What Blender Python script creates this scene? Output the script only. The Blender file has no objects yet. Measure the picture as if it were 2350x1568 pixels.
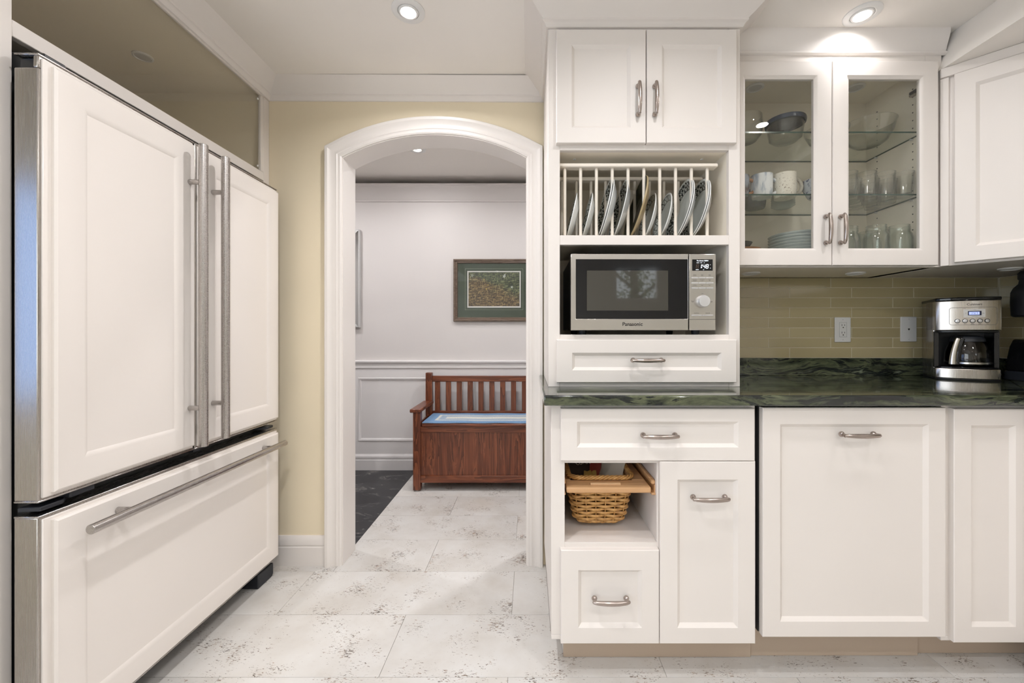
import bpy, bmesh, math, random
from mathutils import Vector, Matrix
random.seed(7)
PI = math.pi
R = math.radians
scene = bpy.context.scene
C = scene.collection

# ------------------------------------------------------------------ camera
cam_d = bpy.data.cameras.new('camera')
cam_d.sensor_width = 36.0
cam_d.lens = 930.0 / 2350.0 * 36.0
cam_d.shift_x = -39.0 / 2350.0
cam_d.shift_y = -17.0 / 2350.0
cam_d.clip_start = 0.02
cam = bpy.data.objects.new('camera', cam_d)
cam.location = (0, 0, 1.107)
cam.rotation_euler = (PI / 2, 0, 0)
C.objects.link(cam)
scene.camera = cam

# ------------------------------------------------------------------ world, exposure
world = bpy.data.worlds.new('sky')
scene.world = world
world.use_nodes = True
wb = world.node_tree.nodes['Background']
wb.inputs[0].default_value = (0.91, 0.95, 1.02, 1)
wb.inputs[1].default_value = 3.4
scene.view_settings.view_transform = 'Standard'
scene.view_settings.look = 'None'
scene.view_settings.gamma = 1.0
scene.view_settings.use_curve_mapping = False
scene.view_settings.exposure = 0.48
scene.cycles.use_adaptive_sampling = True
scene.cycles.adaptive_threshold = 0.03
scene.cycles.use_light_tree = False
scene.cycles.max_bounces = 6
scene.cycles.diffuse_bounces = 4
scene.cycles.glossy_bounces = 3
scene.cycles.transparent_max_bounces = 16
scene.cycles.transmission_bounces = 4
scene.cycles.caustics_reflective = False
scene.cycles.caustics_refractive = False

LAMP_W = 4.5            # each kitchen downlight
HALL_W = 7.5
LAMP_COL = (0.99, 0.98, 1.0)

# ------------------------------------------------------------------ node helpers
def newmat(name):
    m = bpy.data.materials.new(name)
    m.use_nodes = True
    nt = m.node_tree
    b = nt.nodes['Principled BSDF']
    return m, nt, b

def setp(b, **kw):
    for k, v in kw.items():
        k = k.replace('_', ' ')
        if k in b.inputs:
            b.inputs[k].default_value = v

def pmat(name, col, rough=0.5, metal=0.0, **kw):
    m, nt, b = newmat(name)
    b.inputs['Base Color'].default_value = (*col, 1)
    b.inputs['Roughness'].default_value = rough
    b.inputs['Metallic'].default_value = metal
    setp(b, **kw)
    return m

def node(nt, t, **kw):
    n = nt.nodes.new(t)
    for k, v in kw.items():
        if k == 'op': n.operation = v
        elif hasattr(n, k) and k not in ('inputs',): setattr(n, k, v)
    return n

def coords(nt, scale=(1, 1, 1), rot=(0, 0, 0), kind='Object', loc=(0, 0, 0)):
    tc = nt.nodes.new('ShaderNodeTexCoord')
    mp = nt.nodes.new('ShaderNodeMapping')
    mp.inputs['Scale'].default_value = scale
    mp.inputs['Rotation'].default_value = rot
    mp.inputs['Location'].default_value = loc
    nt.links.new(tc.outputs[kind], mp.inputs['Vector'])
    return mp.outputs['Vector']

def noise(nt, vec, scale, detail=4, rough=0.5, dist=0.0):
    n = nt.nodes.new('ShaderNodeTexNoise')
    n.inputs['Scale'].default_value = scale
    n.inputs['Detail'].default_value = detail
    n.inputs['Roughness'].default_value = rough
    n.inputs['Distortion'].default_value = dist
    nt.links.new(vec, n.inputs['Vector'])
    return n.outputs['Fac']

def ramp(nt, fac, stops, interp='LINEAR'):
    r = nt.nodes.new('ShaderNodeValToRGB')
    cr = r.color_ramp
    cr.interpolation = interp
    while len(cr.elements) > 1: cr.elements.remove(cr.elements[-1])
    cr.elements[0].position = stops[0][0]
    c = stops[0][1]
    cr.elements[0].color = (*c, 1) if len(c) == 3 else c
    for p, c in stops[1:]:
        e = cr.elements.new(p)
        e.color = (*c, 1) if len(c) == 3 else c
    nt.links.new(fac, r.inputs['Fac'])
    return r.outputs['Color']

def math_n(nt, op, a, b=None, clamp=False):
    n = nt.nodes.new('ShaderNodeMath')
    n.operation = op
    n.use_clamp = clamp
    for i, v in enumerate((a, b)):
        if v is None: continue
        if isinstance(v, (int, float)): n.inputs[i].default_value = v
        else: nt.links.new(v, n.inputs[i])
    return n.outputs[0]

def mixc(nt, fac, a, b, mode='MIX'):
    n = nt.nodes.new('ShaderNodeMix')
    n.data_type = 'RGBA'
    n.blend_type = mode
    for s, v in (('Factor', fac), ('A', a), ('B', b)):
        i = [q for q in n.inputs if q.name == s and (q.type == 'RGBA' or s == 'Factor')][0]
        if isinstance(v, (int, float)): i.default_value = v
        elif isinstance(v, tuple): i.default_value = (*v, 1) if len(v) == 3 else v
        else: nt.links.new(v, i)
    return [q for q in n.outputs if q.type == 'RGBA'][0]

def bump(nt, b, h, strength=0.2, dist=0.001):
    n = nt.nodes.new('ShaderNodeBump')
    n.inputs['Strength'].default_value = strength
    n.inputs['Distance'].default_value = dist
    nt.links.new(h, n.inputs['Height'])
    nt.links.new(n.outputs[0], b.inputs['Normal'])

# ------------------------------------------------------------------ materials
M = {}
def paint(name, col, rough, var=0.03):
    m, nt, b = newmat(name)
    v = coords(nt)
    f = noise(nt, v, 3.0, 1)
    lo = tuple(c * (1 - var) for c in col); hi = tuple(min(1, c * (1 + var)) for c in col)
    nt.links.new(ramp(nt, f, [(0.3, lo), (0.7, hi)]), b.inputs['Base Color'])
    b.inputs['Roughness'].default_value = rough
    M[name] = m
    return m
paint('cabinet', (0.80, 0.745, 0.695), 0.52, 0.012)
paint('fridge_paint', (0.81, 0.755, 0.705), 0.24, 0.01)
paint('trim', (0.83, 0.785, 0.745), 0.35, 0.012)
paint('yellow_wall', (0.86, 0.755, 0.56), 0.6, 0.02)
paint('rear_wall', (0.72, 0.69, 0.62), 0.7, 0.02)
paint('hall_wall', (0.69, 0.655, 0.635), 0.6, 0.012)
paint('wainscot', (0.78, 0.755, 0.745), 0.4, 0.012)
paint('ceiling', (0.89, 0.845, 0.79), 0.8, 0.012)
paint('toe_shade', (0.53, 0.42, 0.32), 0.5, 0.02)  # cabinet cream darkened to beige, recess shade put into the colour
paint('interior', (0.90, 0.825, 0.70), 0.4, 0.012)
paint('glass_rack_paint', (0.82, 0.75, 0.65), 0.4, 0.012)

def steel(name, col, rough, axis=(1, 1, 60), amt=0.12):
    m, nt, b = newmat(name)
    v = coords(nt, axis)
    f = noise(nt, v, 20.0, 4, 0.7)
    nt.links.new(ramp(nt, f, [(0.25, tuple(c * (1 - amt) for c in col)), (0.75, tuple(min(1, c * (1 + amt)) for c in col))]), b.inputs['Base Color'])
    b.inputs['Metallic'].default_value = 1.0
    nt.links.new(math_n(nt, 'ADD', math_n(nt, 'MULTIPLY', f, 0.12), rough - 0.06), b.inputs['Roughness'])
    M[name] = m
steel('steel_v', (0.47, 0.435, 0.40), 0.27, (40, 40, 0.6), 0.05)
steel('steel_h', (0.60, 0.57, 0.53), 0.25, (1.5, 1.5, 260), 0.04)
steel('steel_bar', (0.50, 0.47, 0.45), 0.27, (30, 1, 30), 0.08)
steel('nickel', (0.43, 0.37, 0.335), 0.24, (3, 3, 3), 0.06)
steel('steel_cm', (0.54, 0.50, 0.46), 0.26, (60, 60, 0.5), 0.10)
M['black'] = pmat('black', (0.012, 0.012, 0.013), 0.35)
M['black_gloss'] = pmat('black_gloss', (0.006, 0.006, 0.007), 0.08)
M['dark_plastic'] = pmat('dark_plastic', (0.022, 0.025, 0.032), 0.4)
M['dark_body'] = pmat('dark_body', (0.05, 0.05, 0.05), 0.5)
M['white_plastic'] = pmat('white_plastic', (0.80, 0.79, 0.77), 0.3)
M['grey_plastic'] = pmat('grey_plastic', (0.62, 0.61, 0.60), 0.35)
M['slot'] = pmat('slot', (0.02, 0.018, 0.016), 0.6)
M['ink'] = pmat('ink', (0.015, 0.014, 0.014), 0.4)
M['ink_grey'] = pmat('ink_grey', (0.18, 0.165, 0.155), 0.5)
M['knob'] = pmat('knob', (0.72, 0.71, 0.71), 0.25, 0.6)
M['chrome'] = pmat('chrome', (0.75, 0.75, 0.76), 0.08, 1.0)
M['mirror'] = pmat('mirror', (0.80, 0.83, 0.83), 0.03, 1.0)
M['grout'] = pmat('grout', (0.70, 0.64, 0.48), 0.8)
M['floor_base'] = pmat('floor_base', (0.42, 0.38, 0.33), 0.8)
M['rubber'] = pmat('rubber', (0.02, 0.022, 0.028), 0.55)
M['lid_blue'] = pmat('lid_blue', (0.035, 0.05, 0.085), 0.3)

def emit(name, col, s):
    m = bpy.data.materials.new(name); m.use_nodes = True
    nt = m.node_tree; nt.nodes.clear()
    e = nt.nodes.new('ShaderNodeEmission'); o = nt.nodes.new('ShaderNodeOutputMaterial')
    e.inputs[0].default_value = (*col, 1); e.inputs[1].default_value = s
    nt.links.new(e.outputs[0], o.inputs[0]); M[name] = m
emit('lamp', (1.0, 0.95, 0.88), 14.0)
emit('led_white', (0.85, 0.92, 1.0), 2.2)
emit('led_dim', (0.45, 0.33, 0.25), 0.22)
emit('lcd', (0.42, 0.50, 0.95), 0.95)

def thin_glass(name, tint, edge=None, ior=1.45, refl=1.0, rough=0.0):
    m = bpy.data.materials.new(name); m.use_nodes = True
    nt = m.node_tree; nt.nodes.clear()
    o = nt.nodes.new('ShaderNodeOutputMaterial'); mx = nt.nodes.new('ShaderNodeMixShader')
    t = nt.nodes.new('ShaderNodeBsdfTransparent'); g = nt.nodes.new('ShaderNodeBsdfGlossy')
    g.inputs['Roughness'].default_value = rough
    lw0 = nt.nodes.new('ShaderNodeLayerWeight'); lw0.inputs[0].default_value = 0.5
    fres = math_n(nt, 'ADD', 0.04, math_n(nt, 'MULTIPLY', 0.96, math_n(nt, 'POWER', lw0.outputs['Facing'], 5.0)))
    t.inputs[0].default_value = (*tint, 1)
    if edge:
        lw = nt.nodes.new('ShaderNodeLayerWeight'); lw.inputs[0].default_value = 0.5
        f = math_n(nt, 'POWER', lw.outputs['Facing'], 2.5)
        nt.links.new(mixc(nt, f, tint, edge), t.inputs[0])
    nt.links.new(math_n(nt, 'MULTIPLY', fres, refl, True), mx.inputs[0])
    nt.links.new(t.outputs[0], mx.inputs[1]); nt.links.new(g.outputs[0], mx.inputs[2])
    nt.links.new(mx.outputs[0], o.inputs[0])
    M[name] = m
thin_glass('pane', (0.98, 0.98, 0.96))
thin_glass('pane_fridge', (0.98, 0.975, 0.95))
thin_glass('window_glass', (0.95, 0.97, 0.97))
thin_glass('daylight_tint_glass', (0.44, 0.52, 0.66))  # blue daylight put into the pane colour, which also dims the sky behind
thin_glass('picture_glass', (0.96, 0.97, 0.97))
thin_glass('shelf_glass', (0.965, 0.985, 0.968), refl=0.5)
thin_glass('vessel', (0.985, 0.99, 0.985), (0.58, 0.60, 0.58), refl=1.6)
thin_glass('jar', (0.965, 0.985, 0.972), (0.46, 0.54, 0.50), refl=1.6)
thin_glass('carafe_glass', (0.62, 0.58, 0.55), (0.12, 0.11, 0.10), refl=1.5)
M['shelf_edge'] = pmat('shelf_edge', (0.03, 0.065, 0.05), 0.15)

def granite():
    m, nt, b = newmat('granite')
    v0 = coords(nt, (1, 1, 1), kind='Object')
    warp = nt.nodes.new('ShaderNodeTexNoise'); warp.inputs['Scale'].default_value = 3.5; warp.inputs['Detail'].default_value = 3
    nt.links.new(v0, warp.inputs['Vector'])
    add = nt.nodes.new('ShaderNodeVectorMath'); add.operation = 'MULTIPLY_ADD'
    add.inputs[1].default_value = (0.02, 0.11, 0.10)
    nt.links.new(warp.outputs['Color'], add.inputs[0]); nt.links.new(v0, add.inputs[2])
    mp = nt.nodes.new('ShaderNodeMapping'); mp.inputs['Scale'].default_value = (1.6, 13, 13)
    nt.links.new(add.outputs[0], mp.inputs['Vector'])
    f1 = noise(nt, mp.outputs[0], 1.6, 6, 0.62, 0.6)
    c1 = ramp(nt, f1, [(0.32, (0.004, 0.005, 0.006)), (0.43, (0.010, 0.013, 0.011)), (0.48, (0.050, 0.057, 0.035)),
                       (0.54, (0.085, 0.092, 0.055)), (0.575, (0.009, 0.012, 0.012)), (0.61, (0.012, 0.015, 0.014)), (0.66, (0.095, 0.105, 0.075)), (0.76, (0.22, 0.235, 0.205))])
    mp2 = nt.nodes.new('ShaderNodeMapping'); mp2.inputs['Scale'].default_value = (7, 22, 22)
    nt.links.new(add.outputs[0], mp2.inputs['Vector'])
    f2 = noise(nt, mp2.outputs[0], 1.0, 5, 0.7)
    c2 = ramp(nt, f2, [(0.35, (0.35, 0.37, 0.35)), (0.5, (1.15, 1.2, 1.1)), (0.68, (2.1, 2.1, 1.9))])
    nt.links.new(mixc(nt, 0.75, c1, c2, 'MULTIPLY'), b.inputs['Base Color'])
    b.inputs['Roughness'].default_value = 0.10
    setp(b, Coat_Weight=0.3, Coat_Roughness=0.04)
    M['granite'] = m
granite()

def cork():
    m, nt, b = newmat('cork_tile')
    oi = nt.nodes.new('ShaderNodeObjectInfo')
    tc = nt.nodes.new('ShaderNodeTexCoord')
    off = nt.nodes.new('ShaderNodeVectorMath'); off.operation = 'ADD'
    nt.links.new(tc.outputs['Object'], off.inputs[0])
    cmb = nt.nodes.new('ShaderNodeCombineXYZ')
    nt.links.new(math_n(nt, 'MULTIPLY', oi.outputs['Random'], 37.0), cmb.inputs[0])
    nt.links.new(math_n(nt, 'MULTIPLY', oi.outputs['Random'], 91.0), cmb.inputs[1])
    nt.links.new(cmb.outputs[0], off.inputs[1])
    v = off.outputs[0]
    base = ramp(nt, noise(nt, v, 4.5, 5, 0.6), [(0.3, (0.58, 0.545, 0.50)), (0.5, (0.65, 0.625, 0.59)), (0.7, (0.70, 0.685, 0.66))])
    # warmer patches
    base = mixc(nt, ramp(nt, noise(nt, v, 2.3, 3), [(0.58, (0, 0, 0)), (0.78, (0.4, 0.4, 0.4))]), base, (0.55, 0.475, 0.385))
    # per-tile tone
    tone = nt.nodes.new('ShaderNodeMapRange'); tone.inputs[3].default_value = 0.93; tone.inputs[4].default_value = 1.05
    nt.links.new(oi.outputs['Random'], tone.inputs[0])
    cc = nt.nodes.new('ShaderNodeCombineXYZ')
    for i in range(3): nt.links.new(tone.outputs[0], cc.inputs[i])
    base = mixc(nt, 1.0, base, cc.outputs[0], 'MULTIPLY')
    # small bark flecks gathered in clusters
    mp = nt.nodes.new('ShaderNodeMapping'); mp.inputs['Scale'].default_value = (0.8, 2.3, 1); mp.inputs['Rotation'].default_value = (0, 0, 0.6)
    nt.links.new(v, mp.inputs['Vector'])
    fl = noise(nt, mp.outputs[0], 100, 3, 0.65, 0.8)
    cl = noise(nt, v, 6.5, 3, 0.6)
    thr = math_n(nt, 'ADD', fl, math_n(nt, 'MULTIPLY', math_n(nt, 'SUBTRACT', cl, 0.5), 0.75))
    mask = ramp(nt, thr, [(0.645, (0, 0, 0)), (0.68, (1, 1, 1))])
    fcol = ramp(nt, noise(nt, v, 40, 2), [(0.35, (0.10, 0.08, 0.065)), (0.55, (0.26, 0.20, 0.155)), (0.72, (0.40, 0.27, 0.19))])
    col = mixc(nt, mask, base, fcol)
    nt.links.new(col, b.inputs['Base Color'])
    b.inputs['Roughness'].default_value = 0.42
    M['cork_tile'] = m
cork()

def marble_black():
    m, nt, b = newmat('marble_black')
    v = coords(nt, (1, 1.8, 1), (0, 0, 0.35))
    f = noise(nt, v, 5.0, 8, 0.68, 1.2)
    nt.links.new(ramp(nt, f, [(0.40, (0.008, 0.008, 0.010)), (0.55, (0.020, 0.020, 0.024)), (0.63, (0.10, 0.095, 0.09)), (0.68, (0.34, 0.30, 0.26)), (0.72, (0.04, 0.04, 0.042))]), b.inputs['Base Color'])
    b.inputs['Roughness'].default_value = 0.22
    M['marble_black'] = m
marble_black()

def wood(name, cols, axis, rough, sc=1.0):
    m, nt, b = newmat(name)
    s = {'x': (0.8, 12, 12), 'y': (12, 0.8, 12), 'z': (12, 12, 0.8)}[axis]
    oi = nt.nodes.new('ShaderNodeObjectInfo')
    tc = nt.nodes.new('ShaderNodeTexCoord')
    ad = nt.nodes.new('ShaderNodeVectorMath'); ad.operation = 'ADD'
    cmb = nt.nodes.new('ShaderNodeCombineXYZ')
    for i in range(3): nt.links.new(math_n(nt, 'MULTIPLY', oi.outputs['Random'], 13.0 + 7 * i), cmb.inputs[i])
    nt.links.new(tc.outputs['Object'], ad.inputs[0]); nt.links.new(cmb.outputs[0], ad.inputs[1])
    mp = nt.nodes.new('ShaderNodeMapping'); mp.inputs['Scale'].default_value = tuple(q * sc for q in s)
    nt.links.new(ad.outputs[0], mp.inputs['Vector'])
    f = noise(nt, mp.outputs[0], 1.4, 4, 0.55, 0.9)
    rings = math_n(nt, 'FRACT', math_n(nt, 'MULTIPLY', f, 7.0))
    mp2 = nt.nodes.new('ShaderNodeMapping'); mp2.inputs['Scale'].default_value = tuple(q * 7 * sc if q > 1 else 2.5 for q in s)
    nt.links.new(ad.outputs[0], mp2.inputs['Vector'])
    g = noise(nt, mp2.outputs[0], 2.0, 3, 0.6)
    h = math_n(nt, 'ADD', math_n(nt, 'MULTIPLY', rings, 0.55), math_n(nt, 'MULTIPLY', g, 0.45))
    nt.links.new(ramp(nt, h, [(0.15, cols[0]), (0.5, cols[1]), (0.85, cols[2])]), b.inputs['Base Color'])
    b.inputs['Roughness'].default_value = rough
    M[name] = m
OAK = ((0.060, 0.017, 0.008), (0.165, 0.045, 0.019), (0.27, 0.085, 0.036))
wood('oak_z', OAK, 'z', 0.28)
wood('oak_x', OAK, 'x', 0.28)
wood('oak_y', OAK, 'y', 0.28)
wood('maple', ((0.50, 0.27, 0.12), (0.60, 0.34, 0.16), (0.68, 0.41, 0.21)), 'x', 0.35, 0.5)
wood('frame_wood', ((0.085, 0.055, 0.038), (0.15, 0.105, 0.075), (0.21, 0.155, 0.115)), 'x', 0.45, 2.0)

def wicker():
    m, nt, b = newmat('wicker')
    f = noise(nt, coords(nt), 60, 3)
    nt.links.new(ramp(nt, f, [(0.3, (0.40, 0.19, 0.055)), (0.55, (0.62, 0.34, 0.11)), (0.8, (0.72, 0.44, 0.18))]), b.inputs['Base Color'])
    b.inputs['Roughness'].default_value = 0.38
    M['wicker'] = m
wicker()

def tile_mat():
    m, nt, b = newmat('glass_tile')
    oi = nt.nodes.new('ShaderNodeObjectInfo')
    c = ramp(nt, oi.outputs['Random'], [(0.0, (0.44, 0.365, 0.20)), (0.5, (0.47, 0.392, 0.22)), (1.0, (0.50, 0.42, 0.24))])
    nt.links.new(c, b.inputs['Base Color'])
    b.inputs['Roughness'].default_value = 0.12
    setp(b, Coat_Weight=0.6, Coat_Roughness=0.03)
    M['glass_tile'] = m
tile_mat()

def plate_mat(name, Rr, style):
    m, nt, b = newmat(name)
    tc = nt.nodes.new('ShaderNodeTexCoord'); sx = nt.nodes.new('ShaderNodeSeparateXYZ')
    nt.links.new(tc.outputs['Object'], sx.inputs[0])
    x, y = sx.outputs[0], sx.outputs[1]
    r = math_n(nt, 'SQRT', math_n(nt, 'ADD', math_n(nt, 'MULTIPLY', x, x), math_n(nt, 'MULTIPLY', y, y)))
    rr = math_n(nt, 'DIVIDE', r, Rr)
    a = math_n(nt, 'ARCTAN2', y, x)
    up = 1.0
    white = (0.74, 0.77, 0.73)
    dark = (0.035, 0.04, 0.04)
    if style == 'dense':
        vec = nt.nodes.new('ShaderNodeCombineXYZ')
        nt.links.new(math_n(nt, 'MULTIPLY', a, 3.2), vec.inputs[0]); nt.links.new(math_n(nt, 'MULTIPLY', rr, 9.0), vec.inputs[1])
        vo = nt.nodes.new('ShaderNodeTexVoronoi'); vo.inputs['Scale'].default_value = 2.2; vo.feature = 'DISTANCE_TO_EDGE'
        nt.links.new(vec.outputs[0], vo.inputs['Vector'])
        pat = math_n(nt, 'LESS_THAN', vo.outputs['Distance'], 0.10)
        wv = math_n(nt, 'GREATER_THAN', math_n(nt, 'MULTIPLY', math_n(nt, 'SINE', math_n(nt, 'MULTIPLY', a, 24.0)), math_n(nt, 'SINE', math_n(nt, 'MULTIPLY', rr, 40.0))), 0.35)
        pat = math_n(nt, 'MAXIMUM', pat, wv)
        band = math_n(nt, 'MULTIPLY', math_n(nt, 'GREATER_THAN', rr, 0.70), math_n(nt, 'LESS_THAN', rr, 0.93))
        lines = math_n(nt, 'LESS_THAN', math_n(nt, 'ABSOLUTE', math_n(nt, 'SUBTRACT', rr, 0.70)), 0.008)
    elif style == 'line':
        tri = math_n(nt, 'ABSOLUTE', math_n(nt, 'SUBTRACT', math_n(nt, 'FRACT', math_n(nt, 'MULTIPLY', a, 3.2)), 0.5))
        zz = math_n(nt, 'ADD', 0.74, math_n(nt, 'MULTIPLY', tri, 0.36))
        pat = math_n(nt, 'LESS_THAN', math_n(nt, 'ABSOLUTE', math_n(nt, 'SUBTRACT', rr, zz)), 0.022)
        band = math_n(nt, 'MULTIPLY', math_n(nt, 'GREATER_THAN', rr, 0.73), math_n(nt, 'LESS_THAN', rr, 0.92))
        l1 = math_n(nt, 'LESS_THAN', math_n(nt, 'ABSOLUTE', math_n(nt, 'SUBTRACT', rr, 0.73)), 0.010)
        l2 = math_n(nt, 'LESS_THAN', math_n(nt, 'ABSOLUTE', math_n(nt, 'SUBTRACT', rr, 0.915)), 0.010)
        lines = math_n(nt, 'MAXIMUM', l1, l2)
    mk = math_n(nt, 'MULTIPLY', math_n(nt, 'MAXIMUM', math_n(nt, 'MULTIPLY', pat, band), lines), up)
    nt.links.new(mixc(nt, mk, white, dark), b.inputs['Base Color'])
    b.inputs['Roughness'].default_value = 0.16
    M[name] = m
plate_mat('plate_large', 0.1215, 'dense')
plate_mat('plate_small', 0.095, 'line')
M['plate_white'] = pmat('plate_white', (0.80, 0.81, 0.79), 0.15)
M['platter_dark'] = pmat('platter_dark', (0.030, 0.033, 0.018), 0.25)
M['platter_rim'] = pmat('platter_rim', (0.40, 0.31, 0.17), 0.35)
M['china'] = pmat('china', (0.66, 0.71, 0.70), 0.15)
M['brown_rim'] = pmat('brown_rim', (0.33, 0.16, 0.07), 0.4)
M['dark_bowl'] = pmat('dark_bowl', (0.12, 0.115, 0.10), 0.25)

def mug_mat(name, a, bcol, sc, lo, hi, stretch=(1, 1, 1)):
    m, nt, b = newmat(name)
    f = noise(nt, coords(nt, stretch), sc, 4, 0.6, 0.6)
    nt.links.new(ramp(nt, f, [(lo, bcol), (hi, a)]), b.inputs['Base Color'])
    b.inputs['Roughness'].default_value = 0.2
    M[name] = m
mug_mat('mug_marbled', (0.70, 0.72, 0.74), (0.16, 0.22, 0.32), 22, 0.36, 0.52, (1, 1, 0.45))
mug_mat('mug_speckled', (0.74, 0.70, 0.62), (0.20, 0.14, 0.10), 150, 0.30, 0.42)
mug_mat('mug_floral', (0.62, 0.65, 0.69), (0.04, 0.06, 0.16), 55, 0.38, 0.46)
mug_mat('mug_brown', (0.30, 0.33, 0.38), (0.12, 0.09, 0.08), 30, 0.4, 0.6)
mug_mat('mug_slate', (0.16, 0.18, 0.21), (0.08, 0.09, 0.11), 20, 0.4, 0.6)

def print_mat():
    m, nt, b = newmat('grass_print')
    v = coords(nt)
    s1 = nt.nodes.new('ShaderNodeMapping'); s1.inputs['Scale'].default_value = (30, 1, 140); s1.inputs['Rotation'].default_value = (0, 0.6, 0)
    s2 = nt.nodes.new('ShaderNodeMapping'); s2.inputs['Scale'].default_value = (25, 1, 150); s2.inputs['Rotation'].default_value = (0, -0.45, 0)
    s3 = nt.nodes.new('ShaderNodeMapping'); s3.inputs['Scale'].default_value = (140, 1, 35); s3.inputs['Rotation'].default_value = (0, 0.25, 0)
    outs = []
    for s in (s1, s2, s3):
        nt.links.new(v, s.inputs['Vector']); outs.append(noise(nt, s.outputs[0], 1.0, 4, 0.6, 0.8))
    f = math_n(nt, 'MAXIMUM', math_n(nt, 'MAXIMUM', outs[0], outs[1]), outs[2])
    big = noise(nt, v, 9, 3)
    sx = nt.nodes.new('ShaderNodeSeparateXYZ'); nt.links.new(v, sx.inputs[0])
    g = math_n(nt, 'ADD', math_n(nt, 'MULTIPLY', sx.outputs[2], 3.5), math_n(nt, 'ADD', math_n(nt, 'MULTIPLY', sx.outputs[0], 1.2), big))
    gold = ramp(nt, f, [(0.50, (0.03, 0.02, 0.012)), (0.58, (0.20, 0.12, 0.045)), (0.66, (0.46, 0.32, 0.14)), (0.74, (0.70, 0.58, 0.34))])
    grn = ramp(nt, f, [(0.50, (0.015, 0.02, 0.014)), (0.58, (0.085, 0.10, 0.04)), (0.66, (0.26, 0.27, 0.12)), (0.74, (0.52, 0.49, 0.31))])
    nt.links.new(mixc(nt, ramp(nt, g, [(0.45, (0, 0, 0)), (0.72, (1, 1, 1))]), gold, grn), b.inputs['Base Color'])
    b.inputs['Roughness'].default_value = 0.6
    M['grass_print'] = m
print_mat()
M['mat_green'] = pmat('mat_green', (0.045, 0.062, 0.036), 0.8)
M['mat_white'] = pmat('mat_white', (0.78, 0.74, 0.70), 0.8)
M['flower_white'] = pmat('flower_white', (0.75, 0.75, 0.70), 0.8)
M['flower_yellow'] = pmat('flower_yellow', (0.70, 0.48, 0.08), 0.8)
M['mat_line'] = pmat('mat_line', (0.42, 0.44, 0.34), 0.8)

def rug(name, col):
    m, nt, b = newmat(name)
    f = noise(nt, coords(nt), 260, 2)
    nt.links.new(ramp(nt, f, [(0.3, tuple(c * 0.72 for c in col)), (0.7, tuple(min(1, c * 1.2) for c in col))]), b.inputs['Base Color'])
    b.inputs['Roughness'].default_value = 0.95
    bump(nt, b, f, 0.4, 0.002)
    M[name] = m
rug('rug_blue', (0.19, 0.33, 0.53))
rug('rug_mid', (0.36, 0.45, 0.56))
rug('rug_cream', (0.68, 0.68, 0.62))
M['packet_dark'] = pmat('packet_dark', (0.035, 0.022, 0.018), 0.35)
M['packet_red'] = pmat('packet_red', (0.30, 0.035, 0.02), 0.35)
M['packet_yellow'] = pmat('packet_yellow', (0.40, 0.26, 0.06), 0.4)
M['paper'] = pmat('paper', (0.62, 0.57, 0.49), 0.8)
M['packet_text'] = pmat('packet_text', (0.55, 0.48, 0.42), 0.5)

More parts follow.
